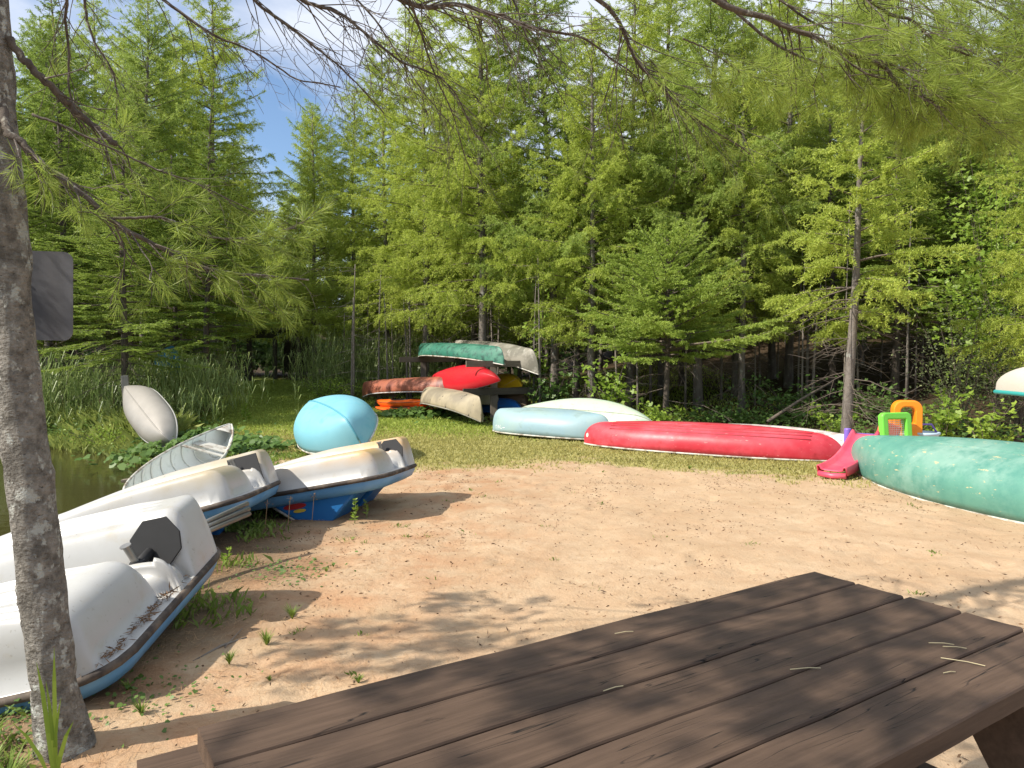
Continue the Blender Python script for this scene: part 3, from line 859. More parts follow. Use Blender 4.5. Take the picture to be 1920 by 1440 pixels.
# ---------------- pedal boats, upside down ----------------
def pedal_gel(name, stain):
    m, nt, b, o = nodes_of(name)
    n1 = noise_out(nt, 2.2, 5, 0.6); n2 = noise_out(nt, 9, 6, 0.7); n3 = noise_out(nt, 38, 3, 0.6)
    c = mixc(nt, ramp(nt, n1, 0.35, 0.7), (0.47, 0.465, 0.452), (0.405, 0.40, 0.38))
    if stain:
        tc = nd(nt, 'ShaderNodeTexCoord'); sp = nd(nt, 'ShaderNodeSeparateXYZ'); nt.links.new(tc.outputs['Object'], sp.inputs[0])
        # rust coloured tide mark high on the pontoons, strongest toward the stern
        mr = nd(nt, 'ShaderNodeMapRange', ins={'From Min': 1.3, 'From Max': 0.3}); nt.links.new(sp.outputs[0], mr.inputs['Value'])
        mz = nd(nt, 'ShaderNodeMapRange', ins={'From Min': 0.10, 'From Max': 0.24}); nt.links.new(sp.outputs[2], mz.inputs['Value'])
        mu = nd(nt, 'ShaderNodeMath', operation='MULTIPLY'); nt.links.new(mr.outputs[0], mu.inputs[0]); nt.links.new(mz.outputs[0], mu.inputs[1])
        nn = nd(nt, 'ShaderNodeMath', operation='MULTIPLY'); nt.links.new(mu.outputs[0], nn.inputs[0]); nt.links.new(ramp(nt, n1, 0.30, 0.60), nn.inputs[1])
        c = mixc(nt, nn.outputs[0], c, stain)
    c = mixc(nt, ramp(nt, n2, 0.56, 0.72, (0, 0, 0), (0.55, 0.55, 0.55)), c, (0.40, 0.35, 0.27))
    c = mixc(nt, ramp(nt, n3, 0.66, 0.72, (0, 0, 0), (0.5, 0.5, 0.5)), c, (0.22, 0.19, 0.15))
    nt.links.new(c, b.inputs['Base Color']); b.inputs['Roughness'].default_value = 0.33
    bump(nt, b, n1, 0.06, 0.02)
    return m
gel1 = pedal_gel('white gelcoat', None)
gel2 = pedal_gel('grimy white gelcoat', (0.40, 0.33, 0.22))
gel3 = pedal_gel('rust stained gelcoat', (0.52, 0.33, 0.14))
M_pblue = painted('pedal boat blue', (0.10, 0.27, 0.50), 0.4, fade=(0.20, 0.40, 0.60), dirt=(0.10, 0.16, 0.2), dirt_amt=(.6, .75), scale=2)
M_pdeep = painted('deep blue seat plastic', (0.015, 0.13, 0.36), 0.38, scale=2)
M_rim = painted('aged rubber rim', (0.045, 0.034, 0.028), 0.8, fade=(0.13, 0.10, 0.075), fade_amt=(0.45, 0.6), scale=6)
M_blackp = plain('black rubber plate', (0.012, 0.012, 0.013), 0.75, 0, 0.3, 20)
M_steel = plain('dull steel', (0.30, 0.29, 0.27), 0.4, 0.8, 0.25, 20)
M_rust = plain('rusty steel', (0.16, 0.09, 0.06), 0.7, 0.3, 0.4, 20)

def pedal_boat(label, M4, gel, L=2.45, W=1.46, H=0.35, plate='hex', ribs=True, seat=0.34):
    root = empty('pedal_boat', label=label, cat='pedal boat', group='upturned pedal boats on the left bank')
    root.matrix_world = M4
    rc = 0.22
    def half(x):
        w = W / 2
        if x < rc: w -= rc - math.sqrt(max(0, rc * rc - (rc - x) ** 2))
        if x > L - 0.8:
            u = (x - (L - 0.8)) / 0.8; w *= math.sqrt(max(0.0, 1 - 0.55 * u ** 2.4))
        return w
    def rnd(v, e=2.6):
        v = min(1.0, max(0.0, v)); return (1 - (1 - v) ** e) ** (1 / e)
    def height(x, y):
        ay = abs(y); cy, hw = (W * 0.262, W * 0.228) if y > -0.07 else (W * 0.318, W * 0.175)
        d = (hw - abs(ay - cy)) / (hw * (0.37 if y > 0 else 0.62))            # distance in from the pontoon's side
        prof = (rnd(d, 1.7) if (y < -0.07 and ay < cy) else rnd(d, 3.2)) if d > 0 else 0.0
        e0 = 0.13 if y > 0 else 0.05
        ex = rnd((x - e0 + 0.05) / (0.17 if y > 0 else 0.13), 2.6) if x > e0 - 0.05 else 0.0
        bow = 1 - 0.72 * max(0, (x - 0.75) / (L - 0.75)) ** 1.35
        bow *= rnd((L - 0.03 - x) / 0.5, 2.0)
        z = H * (0.80 if y > -0.07 else 1.0) * prof * ex * bow
        if ribs and prof > 0.9 and ex > 0.6:
            g = (abs(y) - cy)
            z += 0.013 * math.tanh(3.0 * math.cos(g * 92.0)) * min(1, (prof - 0.9) * 14) * float(sstep(e0 + 0.12, e0 + 0.35, x))
        # bridge between pontoons
        if -0.4 < y < 0.1 and ay < cy - hw * 0.5:
            z = max(z, 0.07 * rnd((x - 0.5) / 0.3) * rnd((L - x) / 0.6))
        # rudder pedestal at the stern
        q = math.hypot((x - 0.22) / 0.19, (y + 0.12) / 0.15)
        z = max(z, 0.10 * rnd((1 - q) * 2.6, 2.2) if q < 1 else 0.0)
        # edge lip
        hwid = half(x)
        z += 0.012 * rnd((hwid - ay) / 0.05)
        # outer upsweep of pontoon flank to the rim
        z *= rnd((hwid - ay) / 0.07, 2.2) * rnd(x / 0.06, 2.2) * rnd((L - x) / 0.07, 2.2)
        return z
    nx, ny = 180, 200
    xs = [L * (i / nx) ** 1.25 for i in range(nx + 1)]
    Gd = np.zeros((nx + 1, ny + 1, 3))
    for i, x in enumerate(xs):
        h = half(x)
        for j in range(ny + 1):
            y = -h + 2 * h * j / ny
            Gd[i, j] = (x, y, height(x, y))
    mb = MB(); mb.grid(Gd[:, ::-1]); mb.build('hull', gel, root, smooth=True)
    out = [(x, -half(x)) for x in xs[::4]] + [(L, 0)] + [(x, half(x)) for x in xs[::4]][::-1]
    # dark rubber rim around the flange
    ring = [(x, y, -0.012) for x, y in out] + [(out[0][0], out[0][1], -0.012)]
    mb = MB(); mb.tube(ring, 0.020, 8, cap=False); mb.build('rubber_rim', M_rim, root, smooth=True)
    # blue deck skirt and deck panel
    n = len(out); V = []; 
    for k, (zz, sc) in enumerate(((-0.02, 1.0), (-0.055, 0.992), (-0.10, 0.965), (-0.125, 0.90))):
        V += [((x - L / 2) * sc + L / 2, y * sc, zz) for x, y in out]
    fc = [(k * n + i, k * n + (i + 1) % n, (k + 1) * n + (i + 1) % n, (k + 1) * n + i) for k in range(3) for i in range(n)]
    fc.append(tuple(3 * n + i for i in range(n)))
    mb = MB(); mb.add(V, fc); mb.build('deck', M_pblue, root, smooth=True)
    # seat backs stick down and carry the boat
    for s in (-1, 1):
        mb = MB(); z1, z2 = -0.11, -seat
        yo = s * W * 0.44; yi = s * W * 0.10
        zm = (z1 + z2) / 2; prof = [((1.12, z1), (0.30, z1)), ((0.97, zm), (0.46, zm)), ((0.84, z2 + 0.02), (0.58, z2 + 0.02)), ((0.80, z2), (0.62, z2))]
        V = []; fc = []
        for (a_, b_) in prof:
            V += [(a_[0], yo, a_[1]), (b_[0], yo, b_[1]), (b_[0], yi, b_[1]), (a_[0], yi, a_[1])]
        for r in range(3):
            for q in range(4):
                fc.append((r * 4 + q, r * 4 + (q + 1) % 4, (r + 1) * 4 + (q + 1) % 4, (r + 1) * 4 + q))
        fc.append((12, 13, 14, 15))
        mb.add(V, fc); sb = mb.build('seat_back', M_pdeep, root, bevel=0.03)
        mb = MB(); mb.tube([(1.125, yo * 1.005, z1), (0.975, yo * 1.005, zm), (0.845, yo * 1.005, z2 + 0.02)], 0.012, 6); mb.build('piping', trim_w, sb, smooth=True)
    # rudder: pivot cup, tiller post, plate
    cx = 0.20; z0 = 0.11
    cx = 0.22; cyr = -0.12
    rud = empty('rudder', (0, cyr, 0)); rud.parent = root
    mb = MB(); mb.tube([(cx, 0, z0 - 0.02), (cx, 0, z0 + 0.012)], 0.075, 18); mb.tube([(cx, 0, z0), (cx - .005, 0, z0 + 0.075)], 0.038, 14)
    mb.build('pivot', M_blackp, rud, smooth=False, bevel=0.004)
    mb = MB(); mb.tube([(cx, 0, z0 + 0.06), (cx + 0.01, 0.03, z0 + 0.17)], 0.018, 12); mb.tube([(cx + 0.01, 0.03, z0 + 0.17), (cx + .01, .031, z0 + 0.176)], 0.028, 12)
    mb.build('post', M_steel, rud, smooth=False)
    mb = MB(); mb.tube([(cx + 0.03, -0.03, z0 + 0.02), (cx + 0.10, -0.05, z0 + 0.05), (cx + 0.30, -0.10, z0 - 0.01)], 0.009, 8); mb.build('link_rod', M_rust, rud, smooth=True)
    if plate == 'hex':
        o2 = [(-0.06, -0.13), (0.06, -0.13), (0.135, -0.035), (0.135, 0.045), (0.055, 0.13), (-0.075, 0.13), (-0.14, 0.04), (-0.14, -0.05)]
    else:
        o2 = [(-0.14, -0.12), (0.12, -0.12), (0.15, 0.13), (-0.10, 0.13)]
    mb = MB(); mb.prism(o2, -0.006, 0.006)
    o2 = [(a_ * (0.8 if H > 0.32 else 0.66), b_ * (0.8 if H > 0.32 else 0.66)) for a_, b_ in o2]
    R = Matrix.Rotation(rad(-4), 4, 'Z') @ Matrix.Rotation(rad(90 + 20), 4, 'X')
    R.translation = Vector((cx - 0.06, -0.115 + (0 if H > 0.32 else 0.055 + 0.2 * (1.4 - W)), z0 + (0.11 if H > 0.32 else 0.055)))
    mb.build('rudder_plate', M_blackp, rud, bevel=0.003, xform=R)
    mb = MB(); mb.tube([(cx, 0.02, z0 + 0.05), (cx - 0.03, -0.10, z0 + 0.08)], 0.026, 10); mb.build('arm', M_blackp, rud, smooth=True)
    return root

def pb_matrix(near, far, bow_dir_pitch, L=2.45):
    """near/far: stern corners in the world; boat points to -x side, bow lowered by the pitch"""
    near = Vector(near); far = Vector(far)
    ey = (near - far).normalized()                       # local +y toward the camera side
    ex = Vector((-ey.y, ey.x, 0)).normalized()
    if ex.x > 0: ex = -ex
    ex = (ex * math.cos(bow_dir_pitch) + Vector((0, 0, -1)) * math.sin(bow_dir_pitch)).normalized()
    ex = (ex - ey * ex.dot(ey)).normalized()
    ez = ex.cross(ey)
    if ez.z < 0: ey = -ey; ez = ex.cross(ey)
    M = Matrix((ex, ey, ez)).transposed().to_4x4(); M.translation = (near + far) / 2
    return M
pb1 = pedal_boat('clean white pedal boat upside down, nearest of the three behind the leaning tree', pb_matrix((-1.62, 2.93, 0.17), (-1.69, 4.36, 0.35), rad(13)), gel1, seat=0.2)
pb2 = pedal_boat('grimy white pedal boat upside down with a square black rudder, middle of the three', pb_matrix((-1.95, 5.32, 0.44), (-2.06, 6.62, 0.36), rad(14.5)), gel2, H=0.30, seat=0.40, W=1.36, plate='quad', ribs=False)
pb3 = pedal_boat('rust stained white pedal boat upside down on its blue seat backs, farthest of the three', pb_matrix((-1.10, 6.55, 0.42), (-0.97, 7.55, 0.37), rad(10.5)), gel3, L=2.3, W=1.2, H=0.29, seat=0.36, ribs=False)
# leaves, needles and grime caught along the nearest boat's rim
rl = np.random.default_rng(404); n = 900
u = rl.random(n); yy = -0.70 + 1.40 * u; keep = rl.random(n) < 0.25 + 0.75 * np.abs(np.sin(yy * 5 + 1)); yy = yy[keep]; n = len(yy)
xx = 0.035 + np.abs(rl.normal(0, .03, n)) + 0.10 * np.clip((np.abs(yy) - .55) / .15, 0, 1) ** 2
Pl = np.stack([xx, yy, 0.014 + rl.random(n) * .012 + np.abs(rl.normal(0, .006, n))], -1)
Mx = np.array(pb1.matrix_world); Mx = np.array(pb_matrix((-1.62, 2.93, 0.17), (-1.69, 4.36, 0.35), rad(13)))
Pl = Pl @ Mx[:3, :3].T + Mx[:3, 3]
Dl = unit(rl.normal(0, 1, (n, 3)) * np.array([1, 1, .35]))
o = quads_mesh('leaf_litter', diamonds(Pl, Dl, rl.uniform(.015, .06, n), rl.uniform(.002, .008, n), rl), M_debris)
tag(o, 'brown needles and bark caught along the stern rim of the nearest pedal boat', 'leaf litter', kind='stuff')
# oval red, black and yellow sticker on the near seat back of the farthest boat
for nm, col, cx, cz, rx, rz_ in (('sticker', (0.35, 0.02, 0.02), 0.90, -0.15, 0.11, 0.026), ('sticker', (0.6, 0.4, 0.05), 0.86, -0.195, 0.06, 0.016)):
    mb = MB(); V = [(cx + rx * math.cos(i * math.pi / 10), 1.2 * 0.44 + 0.006, cz + rz_ * math.sin(i * math.pi / 10)) for i in range(20)]
    mb.add(V, [tuple(range(20))]); mb.build(nm, painted('sticker print', col, 0.4), pb3)

# metal poles on the ground between the boats
for k, (p1, p2) in enumerate([(at(398, 974, 5.0), at(464, 944, 5.3)), (at(401, 982, 4.98), at(467, 954, 5.28)), (at(404, 990, 4.96), at(468, 963, 5.26))]):
    d = (p1 - p2); p1 = p1 + d * 2.0
    mb = MB(); mb.tube([p1, p2], 0.017, 10)
    o = mb.build('metal_pole', M_steel, None, smooth=True)
    tag(o, ['topmost', 'middle', 'lowest'][k] + ' of the three grey metal poles lying between the pedal boats', 'pole', 'metal poles between the pedal boats')

# wooden post the grey canoe leans on
pp = G(243, 812)
mb = MB(); mb.box((0, 0, 0.55), (0.13, 0.11, 1.3)); o = mb.build('wooden_post', woodmat('grey post timber', (0.20, 0.18, 0.15), (0.33, 0.30, 0.26), axis='Z'), None, bevel=0.012)
o.location = (pp.x, pp.y, pp.z - 0.05); o.rotation_euler = (rad(2), rad(-3), 0.3)
tag(o, 'short weathered grey wooden post beside the propped grey metal canoe', 'post')
# loose plank by the open canoe
mb = MB(); mb.box((0, 0, 0), (0.55, 0.10, 0.06)); o = mb.build('plank', wood_w, None, bevel=0.004)
q = G(268, 905); o.location = (q.x, q.y, q.z + 0.05); o.rotation_euler = (0, rad(-6), 0.15)
tag(o, 'short grey plank lying at the water edge under the open white canoe', 'plank')
# ---------------- picnic table ----------------
table_wood = woodmat('dark brown stained boards', (0.060, 0.037, 0.024), (0.125, 0.080, 0.054), scale=6, rough=0.75)
TA = Vector((0.97, 2.36, 0)); dl = Vector((-0.84, -0.545, 0)).normalized(); dw = Vector((0.545, -0.84, 0)).normalized()
Lt = 1.85
pt = empty('picnic_table', (TA.x + dl.x * Lt / 2 + dw.x * 0.38, TA.y + dl.y * Lt / 2 + dw.y * 0.38, 0), label='dark brown wooden picnic table with cracked boards in the foreground', cat='picnic table')
Rt = Matrix((dl, dw, Vector((0, 0, 1)))).transposed()
if Rt.determinant() < 0:
    Rt = Matrix((dl, dw, Vector((0, 0, 1)))).transposed()
pt.rotation_euler = (0, 0, math.atan2(dl.y, dl.x))
# local axes: x along dl, y = rot90(dl); dw is local -y or +y
ly = Vector((-dl.y, dl.x, 0)); sg = 1 if ly.dot(dw) > 0 else -1
rt = random.Random(3)
def slab(name, x0, x1, y0, y1, z0, z1, seed, parent=pt, mat=table_wood):
    """board with gently uneven long edges and worn corners"""
    r = random.Random(seed); nx = 36
    e = [[r.uniform(-1, 1) for _ in range(nx + 1)] for _ in range(2)]
    def sm(a, i):
        return (a[max(0, i - 1)] + a[i] * 2 + a[min(nx, i + 1)]) / 4
    G_ = []
    for i in range(nx + 1):
        x = x0 + (x1 - x0) * i / nx
        ya = y0 + 0.0016 * sm(e[0], i); yb = y1 + 0.0016 * sm(e[1], i)
        zz = 0.0012 * math.sin(i * 0.5 + seed)
        rr = 0.006
        cup = 0.0015
        prof = [(ya, z0), (ya, z1 - rr), (ya + rr * 0.4, z1 - rr * 0.3), (ya + rr, z1), ((ya * 2 + yb) / 3, z1 - cup), ((ya + 2 * yb) / 3, z1 - cup), (yb - rr, z1), (yb - rr * 0.4, z1 - rr * 0.3), (yb, z1 - rr), (yb, z0)]
        G_.append([(x, p[0], p[1] + zz) for p in prof] + [(x, ya, z0 + zz)])
    mb = MB(); mb.grid(G_)
    m = len(G_[0])
    k = nx * m
    mb.f.append(tuple(range(m - 1))[::-1]); mb.f.append(tuple(k + j for j in range(m - 1)))
    o = mb.build(name, mat, parent)
    return o
pitch_b = 0.1535
for k in range(5):
    ya = -0.383 + k * pitch_b; yb = ya + pitch_b - [0.006, 0.009, 0.007, 0.008, 0.006][k]
    if sg < 0: ya, yb = -yb, -ya
    slab('tabletop_board', -Lt / 2 + rt.uniform(-.004, .004), Lt / 2 + rt.uniform(-.004, .008), ya, yb, 0.705 + k * 0.0003, 0.75 + rt.uniform(-0.0015, 0.0015), k)
for s in (-1, 1):
    for k in range(2):
        off = 0.63 + 0.155 * k
        y0 = s * off; y1 = s * (off + 0.147)
        slab('bench_board', -Lt / 2 + 0.01, Lt / 2 + 0.05, min(y0, y1), max(y0, y1), 0.405, 0.448, 20 + k + s)
for sx in (-1, 1):
    x = sx * (Lt / 2 - 0.28)
    for s in (-1, 1):
        mb = MB()
        a = math.atan2(0.42, 0.70)
        c = (x, s * (0.20 + 0.26), 0.35); R = Matrix.Rotation(s * a * 1.0, 4, 'X')
        mb.box(c, (0.045, 0.145, 0.84), R); mb.build('leg', table_wood, pt, bevel=0.004)
    mb = MB(); mb.box((x + 0.046 * sx, 0, 0.36), (0.045, 1.68, 0.10)); mb.build('bench_support', table_wood, pt, bevel=0.004)
    mb = MB(); mb.box((x + 0.046 * sx, 0, 0.66), (0.045, 0.70, 0.085)); mb.build('top_cleat', table_wood, pt, bevel=0.004)
# a few loose pine needles and chips on the table top
rn = random.Random(9)
mb = MB()
for (px, py, ang, ln) in [(1170, 1187, 0.3, .05), (1150, 1292, 0.5, .05), (1510, 1255, 0.1, .07), (1765, 1208, -.2, .055), (1790, 1215, -.25, .05), (1805, 1242, -.55, .085), (1780, 1262, .2, .03)]:
    r = ray(px, py); t = (0.752 - EYE) / r[2]; P = Vector((r[0] * t, r[1] * t, 0.7535))
    D = Vector((math.cos(ang), math.sin(ang), 0)) * ln / 2
    mb.tube([P - D, P + D * 0.2 + Vector((0, 0, .002)), P + D], 0.0011, 5)
o = mb.build('fallen_needles', painted('straw needle', (0.45, 0.38, 0.22), 0.5), None)
tag(o, 'few pale dry pine needles lying on the dark table top', 'pine needles', kind='stuff')
# low concrete pad edge seen under the table's right end
q = G(1812, 1415)

# ---------------- play slide and toys ----------------
M_pink = painted('pink slide plastic', (0.66, 0.065, 0.12), 0.4, fade=(0.72, 0.12, 0.17), scale=3)
M_purple = painted('purple plastic', (0.20, 0.12, 0.50), 0.4)
M_lime = painted('lime green plastic', (0.16, 0.60, 0.06), 0.38)
M_orng = painted('orange plastic', (0.85, 0.26, 0.015), 0.38)
M_whp = painted('pale blue toy plastic', (0.45, 0.58, 0.70), 0.4)
sb = Vector((3.83, 8.78, 0.02)); st_ = Vector((4.56, 9.50, 0.47))
root = empty('play_slide', (sb.x, sb.y, 0), label='small pink plastic slide with a purple handle, leaning by the green canoe', cat='play slide')
M4s, Ls = frame_from(sb, st_, 0, False)
loc = Matrix.Translation(-Vector((sb.x, sb.y, 0)))
G_ = []
for i in range(25):
    u = i / 24; x = -Ls / 2 + Ls * u
    curve = 0.05 * (1 - u) ** 2 * 2 - 0.07 * math.sin(u * math.pi)
    row = []
    for (yy, zz) in ((-0.17, -0.05), (-0.17, 0.05), (-0.158, 0.062), (-0.14, 0.055), (-0.125, 0.01), (-0.07, 0.0), (0, 0), (0.07, 0.0), (0.125, 0.01), (0.14, 0.055), (0.158, 0.062), (0.17, 0.05), (0.17, -0.05)):
        row.append((x, yy, zz + curve))
    G_.append(row)
mb = MB(); mb.grid(np.array(G_)[:, ::-1]); mb.build('slide_bed', M_pink, root, smooth=True, solid=0.012, xform=loc @ M4s)
mb = MB(); mb.tube([(-Ls / 2, -0.16, 0.05), (-Ls / 2 - 0.03, 0, 0.05), (-Ls / 2, 0.16, 0.05)], 0.035, 10); mb.build('slide_lip', M_pink, root, smooth=True, xform=loc @ M4s)
for s in (-1,):
    mb = MB(); mb.tube([(4.56 - sb.x + s * 0.13, 9.64 - sb.y - s * 0.09, 0.0), (4.56 - sb.x + s * 0.13, 9.64 - sb.y - s * 0.09, 0.53)], 0.045, 14)
    mb.build('handle', M_purple, root, smooth=False, bevel=0.012)
mb = MB(); mb.box((4.66 - sb.x, 9.72 - sb.y, 0.22), (0.26, 0.12, 0.48), Matrix.Rotation(-0.6, 4, 'Z')); mb.build('ladder', M_purple, root, bevel=0.02)

def arch(w, h, d, t, rc, hole_bottom=0.0, n=8):
    """rounded frame outline: outer and inner loops, extruded by d"""
    def loop(w, h, rc, z0):
        pts = [(-w / 2, z0), (w / 2, z0)]
        for i in range(n + 1):
            a = i / n * math.pi / 2; pts.append((w / 2 - rc + rc * math.cos(a), h - rc + rc * math.sin(a)))
        for i in range(n + 1):
            a = math.pi / 2 + i / n * math.pi / 2; pts.append((-w / 2 + rc + rc * math.cos(a), h - rc + rc * math.sin(a)))
        return pts
    O = loop(w, h, rc, 0); I = loop(w - 2 * t, h - t, max(0.01, rc - t * 0.6), hole_bottom if hole_bottom else 0.0)
    mb = MB(); k = len(O); V = []
    for y in (-d / 2, d / 2):
        V += [(x, y, z) for x, z in O] + [(x, y, z) for x, z in I]
    f = []
    for i in range(k):
        j = (i + 1) % k
        if not hole_bottom and i == 0:
            continue
        f.append((i, j, k + j, k + i)); f.append((2 * k + i, 3 * k + i, 3 * k + j, 2 * k + j))
        f.append((i, 2 * k + i, 2 * k + j, j)); f.append((k + i, k + j, 3 * k + j, 3 * k + i))
    mb.add(V, f)
    return mb
g0 = Vector((5.52, 10.55, 0.0)); g0.z = tz(g0.x, g0.y)
goal = empty('toy_goal', g0, 0.28, label='lime green plastic toy frame with netting, standing in front of the orange arch', cat='toy goal')
goal.rotation_euler = (rad(-6), 0, 0.25)
arch(0.50, 0.68, 0.10, 0.10, 0.07, 0.12).build('frame', M_lime, goal, bevel=0.02)
mb = MB()
for i in range(10):
    x = -0.14 + 0.28 * i / 9; mb.tube([(x, 0, 0.12), (x, 0, 0.59)], 0.0035, 4)
for i in range(16):
    z = 0.13 + 0.45 * i / 15; mb.tube([(-0.15, 0, z), (0.15, 0, z)], 0.0035, 4)
mb.build('net', painted('white net', (0.6, 0.58, 0.55), 0.6), goal)
g1 = Vector((5.80, 10.85, 0.0)); g1.z = tz(g1.x, g1.y)
orr = empty('toy_arch', g1, -0.15, label='tall orange plastic toy arch standing behind the lime green frame', cat='toy arch')
arch(0.40, 0.84, 0.16, 0.10, 0.13, 0.50).build('frame', M_orng, orr, bevel=0.025)
mb = MB(); mb.box((0, 0, 0.25), (0.36, 0.15, 0.50)); mb.box((-0.20, 0.0, 0.54), (0.1, .13, .18)); mb.build('lower_panel', M_orng, orr, bevel=0.02)
tb = empty('toy_tub', (6.08, 10.9, tz(6.08, 10.9) - 0.18), label='pale blue plastic toy tub just right of the orange arch', cat='toy')
mb = MB(); G_ = [[(r * math.cos(a * math.pi / 10), r * math.sin(a * math.pi / 10), z) for a in range(21)] for r, z in ((0.16, 0.0), (0.19, 0.28), (0.20, 0.50), (0.225, 0.52), (0.225, 0.55), (0.19, 0.55), (0.17, 0.3), (0.1, 0.1))]
mb.grid(np.array(G_)); mb.build('tub', M_whp, tb, smooth=True)
mb = MB(); mb.tube([(-.2, 0, .54), (-.12, 0, .66), (.12, 0, .66), (.2, 0, .54)], 0.014, 8); mb.build('handle', M_purple, tb, smooth=True)
ball = None
tr = empty('toy_barrow', (5.56, 10.88, tz(5.56, 10.88) - 0.1), label='red and blue plastic toy seen through the lime frame netting', cat='toy')
mb = MB(); mb.box((0, 0, 0.50), (0.26, 0.2, 0.20), Matrix.Rotation(0.3, 4, 'Y')); mb.build('body', painted('toy red', (0.6, 0.12, 0.08), 0.4), tr, bevel=0.03)
mb = MB(); mb.tube([(0.06 + .11 * math.cos(a / 6 * math.pi), -.13, 0.30 + .11 * math.sin(a / 6 * math.pi)) for a in range(7)], 0.03, 8); mb.box((0, 0, .2), (.2, .16, .4)); mb.build('base', painted('toy blue', (0.06, 0.2, 0.5), 0.4), tr, bevel=0.01)

# ---------------- far end of the path: timber shelter and rail ----------------
dkw = woodmat('shelter timber', (0.040, 0.036, 0.03), (0.08, 0.072, 0.06), axis='X', crack=False)
sx, sy = -10.6, 33.0
sh = empty('shelter', (sx, sy, tz(sx, sy)), label='open timber shelter with posts and plank wall at the far end of the path', cat='shelter')
def P3(px, py, Y): return at(px, py, Y)
for px in (468, 516, 560, 424):
    a = P3(px, 712, 32.0); bz = tz(a.x, a.y); tp = P3(px, 628, 32.0)
    wpart('post', (a.x, a.y, bz - 0.2), (a.x, a.y, tp.z), 0.16, 0.16, dkw, sh)
a = P3(415, 628, 32.05); b_ = P3(575, 628, 32.05)
wpart('beam', a, b_, 0.14, 0.28, dkw, sh)
a = P3(415, 619, 33.2); b_ = P3(590, 619, 33.2)
wpart('roof', a, b_, 2.8, 0.10, dkw, sh)
a = P3(420, 677, 32.1); b_ = P3(466, 677, 32.1); wpart('rail', a, b_, 0.1, 0.14, dkw, sh)
a = P3(530, 660, 34.2); b_ = P3(590, 660, 34.2); wpart('wall', a, b_, 0.05, 1.9, dkw, sh)
a = P3(424, 697, 32.3); b_ = P3(466, 697, 32.3); wpart('panel', a, b_, 0.05, 0.75, dkw, sh)
# dim blue boat standing among the left trees
root, fn, L = canoe('canoe', 'dark blue boat standing on end in deep shade among the left trees', 'canoe',
    at(308, 720, 17.6), at(318, 655, 18.2), 0.5, Mt(painted('shaded blue hull', (0.015, 0.14, 0.24), 0.5), t=trim_k), Bm=0.6, D=0.25, rise=0.05)
# ---------------- foliage materials ----------------
L_larch = leafmat('larch needles', (0.24, 0.325, 0.040), (0.54, 0.62, 0.12), 0.52, 0.6, 0.75)
L_larch2 = leafmat('larch needles, cooler', (0.18, 0.275, 0.045), (0.43, 0.53, 0.12), 0.5, 0.6, 0.75)
L_fir = leafmat('fir needles', (0.12, 0.205, 0.030), (0.34, 0.43, 0.08), 0.48, 0.5, 0.7)
L_spruce = leafmat('spruce needles', (0.20, 0.30, 0.045), (0.46, 0.57, 0.12), 0.46, 0.5, 0.7)
L_pine = leafmat('long pine needles', (0.15, 0.22, 0.03), (0.38, 0.47, 0.09), 0.52, 0.45, 0.9)
L_maple = leafmat('maple leaves', (0.12, 0.22, 0.022), (0.34, 0.46, 0.07), 0.45, 0.45, 0.7)
L_pale = leafmat('pale shrub leaves', (0.12, 0.17, 0.05), (0.33, 0.37, 0.17), 0.35, 0.4, 0.7)
L_reed = leafmat('reed blades', (0.11, 0.18, 0.045), (0.36, 0.43, 0.16), 0.42, 0.4, 0.8)
L_dock = leafmat('broad ground leaves', (0.05, 0.115, 0.022), (0.15, 0.24, 0.055), 0.35, 0.45, 0.6)
B_grey = barkmat('grey conifer bark', (0.12, 0.10, 0.085), (0.20, 0.175, 0.15), (0.30, 0.30, 0.26), scale=9)
B_dark = barkmat('dark conifer bark', (0.060, 0.046, 0.036), (0.12, 0.095, 0.075), (0.20, 0.19, 0.16), scale=9, lichen=(0.66, 0.72))
B_twig = plain('bare twig', (0.115, 0.09, 0.07), 0.85, 0, 0.4, 5)
B_dead = plain('dead grey branch', (0.20, 0.17, 0.14), 0.9, 0, 0.4, 5)

